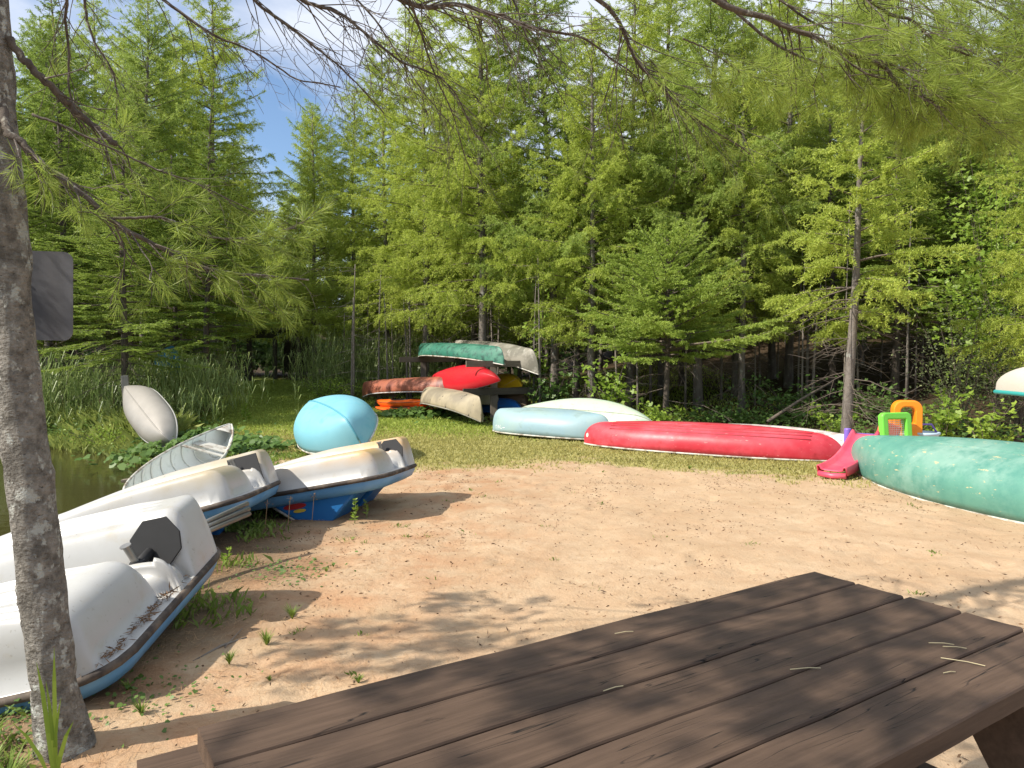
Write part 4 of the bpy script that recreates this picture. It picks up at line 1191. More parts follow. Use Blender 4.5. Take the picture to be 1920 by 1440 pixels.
def conifer_parts(seed, H, z0, R, kind, nb=90, r0=0.10, dens=1.0, shape=0.85, dead=26, lean=0.0):
    """build trunk, limbs and needle crown of one conifer at the origin; returns a root with three parts"""
    rng = np.random.default_rng(seed)
    mat = {'larch': L_larch, 'larch2': L_larch2, 'fir': L_fir, 'spruce': L_spruce}[kind]
    tr = []; n = 12
    bx, by = rng.normal(0, 0.02, 2) * H
    def axis(z):
        u = z / H
        return np.array([bx * u * u + 0.03 * math.sin(z * 1.1 + seed), by * u * u + 0.03 * math.cos(z * 0.9 + seed), z])
    zz = np.linspace(-0.15, H, n)
    trunk = MB(); trunk.tube([axis(z) for z in zz], [r0 * (1.25 if i == 0 else 1) * (1 - 0.93 * max(0, z) / H) ** 0.9 + 0.006 for i, z in enumerate(zz)], 9)
    limbs = MB(); zl = z0; leaf = []; twigq = []
    for k in range(nb):
        u = (k + rng.random()) / nb
        z = z0 + (H - z0) * (u ** 0.92) * 0.985
        q = (z - z0) / (H - z0)
        env = R * (1 - q) ** shape * (0.55 + 0.45 * min(1, q * 6 + 0.45))
        ln = env * rng.uniform(0.48, 1.22) + 0.10
        az = k * 2.399 + rng.normal(0, 0.35)
        el = {'larch': 0.10, 'larch2': 0.15, 'fir': -0.02, 'spruce': 0.10}[kind] + 0.55 * q + rng.normal(0, 0.09)
        droop = {'larch': 0.30, 'larch2': 0.26, 'fir': 0.16, 'spruce': 0.12}[kind] * (1.1 - q)
        h = np.array([math.cos(az), math.sin(az), 0.0]); side = np.array([-math.sin(az), math.cos(az), 0.0])
        b0 = axis(z)
        bend = rng.normal(0, 0.12)
        def bp(s):
            s = np.asarray(s, float)[..., None]
            return b0 + h * (ln * s) + side * (bend * ln * s * s) + np.array([0, 0, 1.0]) * (ln * (math.tan(el) * s - droop * s * s + 0.10 * s ** 4))
        pts = bp(np.linspace(0, 1, 6))
        rb = 0.006 + 0.009 * ln
        limbs.tube(pts, [rb * (1 - 0.85 * i / 5) for i in range(6)], 4, cap=False)
        # side twigs in a roughly flat, drooping spray
        nt_ = max(5, int(ln * {'larch': 21, 'larch2': 21, 'fir': 20, 'spruce': 20}[kind]))
        s = rng.uniform(0.10 if kind != 'larch' else 0.14, 1.0, nt_)
        sd = np.where(rng.random(nt_) < 0.5, -1.0, 1.0)[:, None]
        B0 = bp(s)
        T = unit(bp(np.minimum(s + 0.02, 1.02)) - bp(s - 0.02))
        spread = rng.uniform(0.5, 1.1, nt_)[:, None]
        if kind in ('larch', 'larch2'):
            dn = rng.uniform(-0.3, 1.1, nt_)[:, None]
        else:
            dn = rng.uniform(-0.12, 0.18, nt_)[:, None]
        Dt = unit(T * 0.75 + side * sd * spread - np.array([0, 0, 1.0]) * dn)
        tl = (0.14 + 0.42 * ln * (1.05 - s) * rng.uniform(0.45, 1.0, nt_)) * (1 if kind != 'spruce' else 0.85)
        tl = np.minimum(tl, 0.75)
        # twig wood
        Nn = unit(np.cross(Dt, np.array([0, 0, 1.0])))
        twigq.append(diamonds(B0, Dt, tl, 0.006, rng, Nn))
        # needles
        per = {'larch': 120, 'larch2': 120, 'fir': 120, 'spruce': 130}[kind] * dens
        cnt = np.maximum(4, (tl * per).astype(int))
        idx = np.repeat(np.arange(nt_), cnt)
        v = rng.random(len(idx))
        Pn = B0[idx] + Dt[idx] * (tl[idx] * v)[:, None] - np.array([0, 0, 1.0]) * ((0.12 if kind.startswith('larch') else 0.04) * v * v)[:, None] * tl[idx][:, None] * 2
        if kind.startswith('larch'):
            Pn = Pn + rng.normal(0, 0.012, Pn.shape)
            Dn = unit(Dt[idx] * 0.5 + rng.normal(0, 0.75, Pn.shape)); Ln = rng.uniform(0.04, 0.08, len(idx)); Wn = 0.017
        elif kind == 'fir':
            sn = np.where(rng.random(len(idx)) < 0.5, -1.0, 1.0)[:, None]
            Dn = unit(Dt[idx] * 0.7 + np.cross(Dt[idx], np.array([0, 0, 1.0])) * sn + rng.normal(0, 0.22, Pn.shape)); Ln = rng.uniform(0.04, 0.07, len(idx)); Wn = 0.017
        else:
            Dn = unit(Dt[idx] * 0.9 + rng.normal(0, 0.55, Pn.shape) + np.array([0, 0, 0.15])); Ln = rng.uniform(0.035, 0.055, len(idx)); Wn = 0.015
        leaf.append(diamonds(Pn, Dn, Ln, Wn, rng))
        # needles straight on the branch's outer half
        m = int(ln * per * 0.5); s2 = rng.uniform(0.45, 1.03, m); Pb = bp(s2)
        Db = unit(h + rng.normal(0, 0.6, Pb.shape)); leaf.append(diamonds(Pb, Db, 0.055, 0.016, rng))
    for k in range(dead):
        z = rng.uniform(0.5, z0 + 0.6); az = rng.uniform(0, 6.28); ln = rng.uniform(0.3, 1.0) * min(1.5, R * 0.8)
        b0 = axis(z); h = np.array([math.cos(az), math.sin(az), 0.0]); sl = rng.uniform(-0.35, 0.1)
        pts = [b0 + h * ln * s + np.array([0, 0, ln * (sl * s - 0.2 * s * s)]) + rng.normal(0, 0.015, 3) for s in (0, .3, .6, 1)]
        limbs.tube(pts, [0.010, 0.007, 0.005, 0.002], 4, cap=False)
        for j in range(5):
            s = rng.uniform(0.3, 1); p = b0 + h * ln * s + np.array([0, 0, ln * (sl * s - 0.2 * s * s)])
            d = unit(h + rng.normal(0, 0.7, 3) - np.array([0, 0, .3])) * rng.uniform(0.15, 0.4)
            limbs.tube([p, p + d * 0.5 + rng.normal(0, .01, 3), p + d], [0.004, 0.003, 0.0015], 3, cap=False)
    root = empty('tree')
    trunk.build('trunk', B_grey if kind.startswith('larch') else B_dark, root, smooth=True)
    lo = limbs.build('branches', B_twig, root)
    quads_mesh('twigs', np.concatenate(twigq), B_twig, root)
    quads_mesh('needles', np.concatenate(leaf), mat, root)
    return root

def copy_tree(src, name):
    r = src.copy(); COL.objects.link(r); r.name = name
    for ch in [c for c in KIDS[src.name]]:
        c = ch.copy(); COL.objects.link(c); c.parent = r
    return r
KIDS = {}
def proto(key, *a, **k):
    r = conifer_parts(*a, **k); r.name = 'tree_proto_' + key
    KIDS[r.name] = [c for c in bpy.data.objects if c.parent == r]
    PROTO[key] = r; USED[key] = False
    return r
PROTO = {}; USED = {}
def place(key, x, y, s, rz, name, label, cat='tree', group=None, sz=None, tilt=(0, 0)):
    src = PROTO[key]
    if not USED[key]:
        r = src; USED[key] = True
        KIDS_saved = KIDS.pop(r.name); r.name = name; KIDS[r.name] = KIDS_saved; PROTO[key] = r
    else:
        r = copy_tree(src, name)
    r.location = (x, y, tz(x, y)); r.rotation_euler = (tilt[0], tilt[1], rz); r.scale = (s, s, sz or s)
    for k in ('group',):
        if k in r: del r[k]
    return tag(r, label, cat, group)

proto('larchA', 1, 13.0, 2.6, 2.7, 'larch', nb=150, r0=0.12, shape=0.68)
proto('larchB', 2, 12.0, 2.2, 2.4, 'larch', nb=140, r0=0.11, shape=0.6)
proto('larchC', 3, 12.5, 3.0, 2.9, 'larch2', nb=150, r0=0.12, shape=0.7)
proto('larchD', 4, 9.5, 1.9, 2.2, 'larch', nb=120, r0=0.09, shape=0.8)
proto('firA', 5, 10.0, 1.7, 2.0, 'fir', nb=150, r0=0.10)
proto('firB', 6, 8.0, 1.5, 2.1, 'fir', nb=130, r0=0.09, shape=0.75)
proto('spruce', 7, 3.6, 1.25, 2.35, 'spruce', nb=100, r0=0.06, dens=1.5, dead=10)
proto('larchS', 8, 6.2, 2.0, 1.55, 'larch', nb=46, r0=0.085, dens=1.3, shape=0.55, dead=40)

R_ = random.Random(12)
front = [
 # key, px, depth, scale, label
 ('larchA', 905, 19.5, 1.00, 'larch_tree', 'tall bright green larch rising right behind the canoe rack'),
 ('larchB', 800, 22.0, 1.02, 'larch_tree', 'larch with dark bare lower branches behind the left end of the rack'),
 ('larchA', 662, 25.5, 0.80, 'larch_tree', 'yellow green larch at the left edge of the wood beside the sky gap'),
 ('larchD', 590, 26.5, 1.0, 'larch_tree', 'small larch overhanging the reeds right of the path'),
 ('larchB', 725, 24.0, 0.93, 'larch_tree', 'slim larch above the rusty brown canoe'),
 ('larchC', 1040, 19.0, 0.95, 'larch_tree', 'larch with drooping sprays above the pale mint boat'),
 ('larchD', 1110, 17.4, 0.98, 'larch_tree', 'bushy larch behind the left side of the small spruce'),
 ('larchB', 1180, 19.6, 0.95, 'larch_tree', 'tall larch directly behind the small spruce'),
 ('larchC', 1308, 18.2, 0.93, 'larch_tree', 'larch with a pale scarred trunk right of the small spruce'),
 ('larchD', 1392, 17.6, 0.95, 'larch_tree', 'larch with dark trunk above the middle of the red canoe'),
 ('larchA', 1480, 20.5, 0.92, 'larch_tree', 'tall larch in the background between red canoe and lone grey trunk'),
 ('firA', 1560, 18.5, 0.85, 'fir_tree', 'dark fir in shade behind the lone grey larch trunk'),
 ('firB', 1680, 17.5, 1.02, 'fir_tree', 'dark fir behind the orange toy arch'),
 ('firA', 1790, 18.5, 0.98, 'fir_tree', 'dark fir standing on the slope above the maple saplings'),
 ('firB', 1900, 16.5, 1.06, 'fir_tree', 'dark fir at the right edge behind the cream canoe'),
 ('larchC', 1890, 22.0, 0.95, 'larch_tree', 'tall larch high on the slope at the right edge'),
 ('larchB', 345, 24.5, 0.98, 'larch_tree', 'larch left of the thin pointed one, fourth from the sky gap'),
 ('larchA', 245, 24.5, 0.92, 'larch_tree', 'broad larch between the pale fir trunk and the tall pointed larch'),
 ('larchC', 140, 23.0, 0.95, 'larch_tree', 'broad larch rising just right of the grey sign'),
 ('larchA', 190, 27.0, 1.05, 'larch_tree', 'tall larch behind the left firs, its top near the frame edge'),
 ('larchC', 90, 25.0, 1.02, 'larch_tree', 'tall larch far behind the grey sign'),
 ('larchB', 310, 28.5, 1.12, 'larch_tree', 'slender tall larch behind the left bank, second from the sky gap'),
 ('larchC', 500, 44.0, 0.80, 'larch_tree', 'distant larch filling the gap behind the far shelter, left one'),
 ('larchA', 532, 47.0, 0.78, 'larch_tree', 'distant larch filling the gap behind the far shelter, middle one'),
 ('larchB', 570, 42.0, 0.86, 'larch_tree', 'distant larch filling the gap behind the far shelter, right one'),
 ('larchD', 470, 39.0, 1.15, 'larch_tree', 'distant larch at the left rim of the gap of sky'),
 ('larchC', 620, 33.0, 0.95, 'larch_tree', 'larch farther back at the right rim of the gap of sky'),
 ('firB', 232, 15.6, 0.88, 'fir_tree', 'fir with a pale straight trunk beside the propped grey canoe'),
 ('firA', 388, 18.6, 0.82, 'fir_tree', 'fir with a slim dark trunk at the left side of the grass path'),
 ('firA', 130, 18.6, 1.02, 'fir_tree', 'full fir behind the grey sign on the left'),
 ('larchC', 270, 22.0, 0.90, 'larch_tree', 'larch rising behind the firs on the left bank'),
 ('firB', 30, 17.2, 1.05, 'fir_tree', 'fir at the far left behind the leaning pine trunk'),
 ('larchB', 400, 24.0, 1.12, 'larch_tree', 'thin pointed larch reaching highest left of the gap of sky'),
 ('larchD', 440, 30.0, 1.0, 'larch_tree', 'small dark larch left of the far shelter'),
 ('larchD', 545, 36.5, 0.95, 'larch_tree', 'distant larch right behind the far shelter'),
 ('firB', 330, 20.6, 0.85, 'fir_tree', 'dark fir between the pale trunk and the path, above the shaded blue boat'),
]
for (key, px, Y, s, nm, lab) in front:
    p = at(px, 700, Y)
    place(key, p.x, Y, s, R_.uniform(0, 6.28), nm, lab, sz=s * R_.uniform(0.97, 1.05))
p = at(1250, 700, 15.6)
place('spruce', p.x, 15.6, 1.12, 1.2, 'spruce_tree', 'small dense young spruce with a broad skirt behind the left half of the red canoe')
p = at(1592, 700, 12.3)
place('larchS', p.x, 12.3, 1.02, 2.5, 'larch_tree', 'lone larch with bare grey trunk and thin tiers, behind the pink slide')
# right edge larch whose bright sprays hang in
place('larchD', 8.7, 11.6, 0.74, 0.7, 'larch_tree', 'low larch whose bright sprays hang in from the right edge above the cream canoe')

# the wood behind: nothing tells these apart
GL = 'larches deep in the wood'; GF = 'firs deep in the wood'
spots = []
def ok(x, y, dmin):
    return all((x - a) ** 2 + (y - b) ** 2 > dmin ** 2 for a, b in spots)
for (key, px, Y, s, nm, lab) in front:
    p = at(px, 700, Y); spots.append((p.x, Y))
tries = 0; placed = 0
while placed < 150 and tries < 6000:
    tries += 1
    y = 19 + R_.random() ** 1.0 * 28; x = R_.uniform(-0.95, 0.95) * y
    gap_l = -0.385 * y; gap_r = -0.255 * y      # the open line of the path and the gap of sky
    if gap_l < x < gap_r: continue
    if x < gap_l and y < 24: continue
    if x > gap_r and x < -0.02 * y and y < 23.5: continue
    if -0.30 * y < x < -0.16 * y and y > 24: 
        if R_.random() < 0.7: continue
    if not ok(x, y, 1.65): continue
    spots.append((x, y)); placed += 1
    if x > 5 and R_.random() < 0.5 or (x < -7 and R_.random() < 0.4):
        key = R_.choice(['firA', 'firB']); nm, lab, grp = 'fir_tree', 'dark fir standing deep in the wood among many like it', GF
        s = R_.uniform(0.85, 1.1)
    else:
        key = R_.choice(['larchA', 'larchB', 'larchC', 'larchD']); nm, lab, grp = 'larch_tree', 'green larch standing deep in the wood among many like it', GL
        s = R_.uniform(0.78, 1.02)
    if x < gap_l: s *= 0.80 if y < 32 else 0.95
    if -0.30 * y < x < -0.16 * y: s *= 0.7
    place(key, x, y, s, R_.uniform(0, 6.28), nm, lab, group=grp)
# unseen neighbours to the left rear, they only lend the place its trees
for (x, y) in [(-19, 23), (-22, 26)]:
    place('firA', x, y, 0.95, R_.uniform(0, 6), 'fir_tree', 'dark fir standing deep in the wood among many like it', group=GF)

# bare poles of young dead stems behind the rack
def pole_tree(x, y, h, r, name, label, group):
    mb = MB(); rr = random.Random(int(x * 100 + y * 10))
    lx, ly_ = rr.uniform(-.15, .15), rr.uniform(-.15, .15)
    z = tz(x, y); root = empty(name, (x, y, z), label=label, cat='dead tree', group=group)
    mb.tube([(lx * q * q, ly_ * q * q, h * q - .1) for q in (0, .2, .4, .6, .8, 1)], [r * (1 - .75 * q) for q in (0, .2, .4, .6, .8, 1)], 6)
    mb.build('trunk', B_dead if rr.random() < .5 else B_grey, root, smooth=True)
    mb = MB()
    for k in range(16):
        q = rr.uniform(.15, 1); a = rr.uniform(0, 6.28); l = rr.uniform(.25, .8)
        p0 = Vector((lx * q * q, ly_ * q * q, h * q - .1)); d = Vector((math.cos(a), math.sin(a), rr.uniform(-.4, .2))) * l
        mb.tube([p0, p0 + d * .5 + Vector((0, 0, -.02)), p0 + d + Vector((0, 0, -.08))], [.007, .005, .002], 4, cap=False)
    mb.build('branches', B_dead, root)
for k in range(46):
    px = R_.choice([R_.uniform(640, 800), R_.uniform(700, 1100), R_.uniform(1100, 1560), R_.uniform(1560, 1900)])
    Y = R_.uniform(19.8, 25) if px < 1000 else R_.uniform(16.6, 22)
    p = at(px, 700, Y)
    pole_tree(p.x, Y, R_.uniform(2.6, 5), R_.uniform(.022, .05), 'dead_stem', 'thin bare grey stem standing in the dark wood behind the boats', 'thin bare stems in the wood')
# fallen grey log leaning in the dark behind the red canoe
mb = MB(); a = at(1440, 790, 14.6); b_ = at(1560, 716, 15.6)
mb.tube([a, (a + b_) / 2 + Vector((0, 0, .03)), b_], [.035, .03, .02], 7)
tag(mb.build('fallen_branch', B_twig, None, smooth=True), 'slanting grey dead branch in the dark left of the lone larch trunk', 'branch')
# ---------------- shrubs, reeds and ground plants ----------------
def maple_leaf_quads(P, Nrm, S, rng):
    """three lobes per leaf, as separate pointed quads sharing a base"""
    T = unit(np.cross(Nrm, rng.normal(size=P.shape))); Bt = np.cross(Nrm, T)
    out = []
    for ang, l in ((0, 1.0), (0.95, 0.8), (-0.95, 0.8)):
        D = T * math.cos(ang) + Bt * math.sin(ang)
        Wd = np.cross(Nrm, D)
        S_ = S[:, None]
        out.append(np.stack([P, P + D * S_ * 0.5 * l + Wd * S_ * 0.26, P + D * S_ * l, P + D * S_ * 0.5 * l - Wd * S_ * 0.26], axis=1))
    return np.concatenate(out)
def shrub(name, label, x, y, h, r, nst, nleaf, mat, size, kind='maple', seed=0, group=None, cat='shrub', up=0.5, z=None):
    rng = np.random.default_rng(seed + 900); rr = random.Random(seed)
    root = empty(name, (x, y, (tz(x, y) if z is None else z) - 0.02), label=label, cat=cat, group=group)
    mb = MB(); P = []; Dd = []
    for k in range(nst):
        a = rr.uniform(0, 6.28); q = rr.uniform(0.2, 1.0) * r; hh = h * rr.uniform(0.45, 1.0)
        pts = [Vector((math.cos(a) * q * s ** 1.3, math.sin(a) * q * s ** 1.3, hh * s - 0.12 * hh * s * s)) + Vector((rr.uniform(-.02, .02), rr.uniform(-.02, .02), 0)) * s for s in (0, .25, .5, .75, 1)]
        mb.tube(pts, [0.010, .008, .006, .004, .002], 5, cap=False)
        for j in range(nleaf // nst):
            s = rr.uniform(0.25, 1.0); i = min(3, int(s * 4)); f = s * 4 - i
            p = pts[i].lerp(pts[i + 1], f)
            off = np.clip(rng.normal(0, 1, 3), -1.6, 1.6) * r * 0.20 * np.array([1, 1, .6])
            P.append(np.array(p) + off); Dd.append(off)
    mb.build('stems', B_twig, root)
    P = np.array(P); n = len(P)
    Nn = unit(rng.normal(0, 0.55, (n, 3)) + np.array([0, -0.15, up + 0.4]))
    S = rng.uniform(0.6, 1.15, n) * size
    if kind == 'maple': Q = maple_leaf_quads(P, Nn, S, rng)
    else:
        D = unit(np.cross(Nn, rng.normal(size=P.shape))); Q = diamonds(P, D, S, S * 0.5, rng, np.cross(Nn, D))
    quads_mesh('leaves', Q, mat, root)
    return root
def gp(px, Y):
    p = at(px, 700, Y); return p.x
shrub('maple_sapling', 'bright yellow green maple sapling between the toy arch and the cream canoe', gp(1775, 11.6), 11.6, 1.30, 0.42, 9, 330, L_maple, 0.085, seed=1)
shrub('maple_sapling', 'yellow green maple sapling with a reddish tip behind the big green canoe', gp(1850, 11.0), 11.0, 0.95, 0.42, 8, 230, L_maple, 0.085, seed=2)
shrub('maple_sapling', 'small maple sapling in front of the lone grey larch trunk', gp(1570, 13.0), 13.0, 0.72, 0.45, 7, 150, L_maple, 0.08, seed=3)
shrub('maple_sapling', 'maple sapling hanging pale leaves left of the small spruce, above the mint boat', gp(1140, 15.2), 15.2, 1.85, 0.55, 9, 420, L_maple, 0.10, seed=4)
shrub('leafy_shrub', 'low leafy shrub behind the point where pale mint boat and red canoe meet', gp(1240, 14.8), 14.8, 0.72, 0.55, 12, 420, L_maple, 0.075, seed=5)
shrub('leafy_shrub', 'dark leafy shrub right of the rack behind the mint boat', gp(1035, 17.2), 17.2, 1.5, 0.9, 14, 700, L_dock, 0.085, seed=6)
shrub('leafy_shrub', 'low shrub behind the middle of the red canoe', gp(1370, 15.2), 15.2, 0.6, 0.8, 12, 420, L_dock, 0.075, seed=7)
shrub('pale_shrub', 'tall shrub with small pale leaves on the slope above the maple saplings', gp(1800, 13.6), 13.6, 3.1, 1.25, 22, 2300, L_pale, 0.065, 'oval', seed=8)
shrub('pale_shrub', 'second pale leaved shrub at the right edge, behind the cream canoe', gp(1915, 13.2), 13.2, 3.9, 1.3, 22, 2600, L_pale, 0.065, 'oval', seed=9)
shrub('maple_tree', 'maple with yellowing leaves high at the right edge', gp(1870, 15.0), 15.0, 6.6, 1.9, 26, 4200, L_maple, 0.10, seed=10)
shrub('leafy_shrub', 'green shrub on the dark slope behind the lone larch trunk', gp(1640, 15.5), 15.5, 1.0, 1.0, 14, 600, L_dock, 0.08, seed=11)
shrub('leafy_shrub', 'yellow green bush at the right edge of the path before the reeds', gp(610, 21.5), 21.5, 1.15, 1.0, 18, 1300, L_maple, 0.075, 'oval', seed=12)
shrub('leafy_shrub', 'sunlit bush beside the left end of the rusty brown canoe', gp(660, 21.3), 21.3, 0.85, 0.8, 14, 700, L_maple, 0.07, 'oval', seed=13)
shrub('leafy_shrub', 'low bush at the foot of the left bank beside the pale fir trunk', gp(150, 14.9), 14.9, 0.55, 1.1, 16, 1100, L_dock, 0.07, 'oval', seed=14, z=-0.25)
shrub('leafy_shrub', 'leafy bush on the left pond bank by the water edge', gp(200, 13.9), 13.9, 0.5, 0.8, 14, 900, L_maple, 0.055, 'oval', seed=15, z=-0.25)
shrub('leafy_shrub', 'rusty green bush at the far left of the pond bank', gp(40, 15.8), 15.8, 0.7, 1.2, 16, 1100, L_maple, 0.06, 'oval', seed=16, z=-0.25)
shrub('leafy_shrub', 'dark bush under the pale scarred larch trunk', gp(1480, 16.5), 16.5, 1.1, 1.2, 14, 700, L_dock, 0.08, seed=17)
shrub('leafy_shrub', 'yellowish maple sprig high in the larches over the mint boat', gp(1010, 17.4), 17.4, 4.9, 0.5, 5, 260, L_maple, 0.10, seed=18)

# taller soft grass on the far bank of the pond
def bank_grass(label, n, x0, x1, hmin, hmax, seed, off):
    rng = np.random.default_rng(seed); X = rng.uniform(x0, x1, n)
    Y = np.interp(X, POND[4:10, 0][::-1], POND[4:10, 1][::-1]) + off + rng.normal(0, 0.28, n)
    Z = np.maximum(terr(X, Y), WATER_Z) - 0.01
    P = np.stack([X, Y, Z], -1); D = unit(np.stack([rng.normal(0, .35, n), rng.normal(-.15, .3, n), np.ones(n)], -1))
    h = rng.uniform(hmin, hmax, n)[:, None]; N = unit(np.cross(D, rng.normal(size=P.shape))); w = 0.003
    T = P + D * h + rng.normal(0, .25, (n, 3)) * h * np.array([1, 1, .3])
    o = quads_mesh('bank_grass', np.stack([P - N * w, P + N * w, P + D * h * .6 + N * w * .8, T], 1), M_bank)
    tag(o, label, 'grass', kind='stuff')
M_bank = leafmat('bank grass', (0.10, 0.16, 0.03), (0.34, 0.38, 0.10), 0.4, 0.5, 0.9)
bank_grass('soft bright grass overhanging the far edge of the pond', 20000, -11.5, -4.8, .08, .26, 301, .45)
bank_grass('taller grass on the bank below the reeds at left', 12000, -12.5, -6.2, .15, .5, 302, 1.2)
# reeds
def reeds(label, cx, cy, rx, ry, n, h, seed, w=0.022):
    rng = np.random.default_rng(seed)
    X = cx + rng.normal(0, rx / 2, n); Y = cy + rng.normal(0, ry / 2, n)
    Z = terr(X, Y); Z = np.maximum(Z, WATER_Z) - 0.02
    H = h * rng.uniform(0.6, 1.1, n); az = rng.uniform(0, 6.283, n)
    out = []
    # stalk in 3 leaning segments with leaves leaving at several heights
    L0 = unit(np.stack([rng.normal(0, .09, n), rng.normal(0, .09, n), np.ones(n)], -1))
    P = np.stack([X, Y, Z], -1)
    out.append(diamonds(P, L0, H, 0.009, rng))
    for k in range(6):
        f = rng.uniform(0.15, 0.95, n)[:, None]
        B = P + L0 * H[:, None] * f
        a = az + k * 2.6 + rng.normal(0, .5, n)
        out_d = np.stack([np.cos(a), np.sin(a), np.zeros(n)], -1)
        l = rng.uniform(0.25, 0.5, n)[:, None] * min(1, h)
        e1 = B + (out_d * 0.45 + np.array([0, 0, 0.85])) * l * 0.55
        e2 = e1 + (out_d * 0.9 + np.array([0, 0, 0.12])) * l * 0.55
        Wd = unit(np.cross(out_d, np.array([0, 0, 1.0]))) * w / 2
        out.append(np.stack([B - Wd * .5, B + Wd * .5, e1 + Wd, e1 - Wd], 1)); out.append(np.stack([e1 - Wd, e1 + Wd, e2 + Wd * .1, e2 - Wd * .1], 1))
    o = quads_mesh('reeds', np.concatenate(out), L_reed)
    tag(o, label, 'reeds', kind='stuff')
reeds('tall green reeds along the left pond bank behind the leaning trunk', gp(110, 15.8), 16.2, 3.4, 1.3, 800, 1.5, 1)
reeds('reeds under the firs between the grey canoe and the path', gp(325, 17.0), 17.2, 1.3, 1.2, 420, 1.4, 2)
reeds('drooping reeds beside the dark trunk left of the path', gp(385, 19.5), 19.5, 0.6, 1.2, 300, 1.7, 3)
reeds('bed of tall grey green reeds right of the path behind the rusty canoe', gp(672, 24.2), 24.2, 1.9, 1.5, 850, 2.1, 4)
reeds('reeds in front of the dark stems left of the rack', gp(730, 23.0), 23.0, 2.0, 1.2, 520, 1.9, 5)
reeds('thin reeds and grass at the pond edge under the grey canoe', gp(290, 15.5), 15.4, 1.2, 0.6, 160, 0.8, 6)

# broad leaved ground cover (uncountable leaves)
def cover(label, cx, cy, rx, ry, n, size, hz, seed):
    rng = np.random.default_rng(seed)
    X = cx + rng.normal(0, rx / 2, n); Y = cy + rng.normal(0, ry / 2, n)
    fall = np.exp(-(((X - cx) / rx) ** 2 + ((Y - cy) / ry) ** 2))
    Z = np.maximum(terr(X, Y), WATER_Z) + hz * rng.uniform(0.25, 1.0, n) * (0.4 + 0.6 * fall)
    S = size * rng.uniform(0.5, 1.15, n)
    Nn = unit(rng.normal(0, 0.36, (n, 3)) + np.array([-0.1, -0.25, 1.0]))
    T = unit(np.cross(Nn, rng.normal(size=Nn.shape))); Bt = np.cross(Nn, T)
    P = np.stack([X, Y, Z], -1)
    K = 8; ring = []
    for k in range(K):
        a = k * 2 * math.pi / K
        rr_ = (1.0 if k % 2 == 0 else 0.84) * (0.55 if k == 4 else 1.0)
        ring.append(P + (T * math.cos(a) + Bt * math.sin(a)) * (S * 0.5 * rr_)[:, None] + Nn * (S * 0.07 * (1 if k % 2 else -1))[:, None])
    o = quads_mesh('ground_leaves', np.stack(ring, 1), L_dock, k=8)
    # stalks
    tag(o, label, 'ground plants', kind='stuff')
    return o
cover('broad round leaves massed between the grey canoe and the open white canoe', gp(345, 12.1), 12.1, 0.95, 0.9, 900, 0.15, 0.42, 1)
cover('broad leaves spreading right of the open white canoe toward the grass', gp(455, 11.6), 11.6, 0.75, 0.9, 420, 0.13, 0.22, 2)
cover('broad leaves at the water edge left of the open white canoe', gp(275, 13.3), 13.3, 0.5, 0.35, 220, 0.11, 0.3, 3)
cover('broad grey green leaves on the ground before the stained tan canoe', gp(780, 17.4), 17.4, 1.0, 0.55, 330, 0.17, 0.22, 4)
cover('low leaves under the orange kayaks', gp(745, 19.3), 19.3, 1.3, 0.35, 120, 0.10, 0.10, 5)
cover('low shaded undergrowth along the foot of the wood behind the red canoe', 5.0, 15.7, 5.0, 0.7, 1500, 0.10, 0.30, 6)
cover('low undergrowth at the foot of the wood right of the toys', 8.0, 13.2, 2.2, 1.1, 900, 0.09, 0.4, 7)
cover('mixed low growth on the left bank under the firs', gp(120, 15.3), 15.2, 2.8, 0.6, 1500, 0.08, 0.35, 8)
cover('small leaves growing by the foot of the leaning tree', -1.95, 2.75, 0.3, 0.25, 260, 0.022, 0.10, 9)
cover('green leaves in the dark gap beneath the nearest pedal boat', -1.55, 3.1, 0.4, 0.4, 160, 0.024, 0.05, 10)
cover('leaves in the shade under the middle pedal boat', -1.5, 4.9, 0.35, 0.35, 160, 0.026, 0.05, 11)

cover('dark green undergrowth filling the slope behind the far shelter', -16.5, 43.0, 9.0, 3.5, 5200, 0.42, 2.6, 21)
cover('dark green undergrowth at the back of the wood behind the rack', -2.0, 40.0, 12.0, 4.0, 4200, 0.42, 2.2, 22)
def tall_weed(name, label, px, py, h, n, size, seed, mat=L_maple):
    q = G(px, py); rng = np.random.default_rng(seed)
    root = empty(name, q, label=label, cat='plant')
    mb = MB(); top = Vector((rng.uniform(-.03, .03), rng.uniform(-.03, .03), h)); mb.tube([(0, 0, -.02), top * .5 + Vector((.005, 0, 0)), top], [.004, .003, .0015], 5); mb.build('stem', L_reed, root)
    s = rng.uniform(0.08, 1, n); P = np.outer(s, np.array(top)); a = rng.uniform(0, 6.28, n)
    D = unit(np.stack([np.cos(a), np.sin(a), rng.uniform(0.1, 0.8, n)], -1))
    quads_mesh('leaves', diamonds(P, D, size * (1.15 - 0.6 * s), size * 0.28, rng), mat, root)
    return root
tall_weed('weed', 'bright green leafy weed in front of the farthest pedal boat', 665, 980, 0.20, 70, 0.05, 1)
tall_weed('weed', 'shorter weed just right of the bright green one', 688, 970, 0.16, 40, 0.04, 2)
tall_weed('weed', 'tall feathery weed standing on the shaded path', 462, 790, 0.42, 40, 0.16, 3)
tall_weed('weed', 'pale green weed in the shade right of the nearest pedal boat', 423, 1062, 0.12, 26, 0.05, 4)
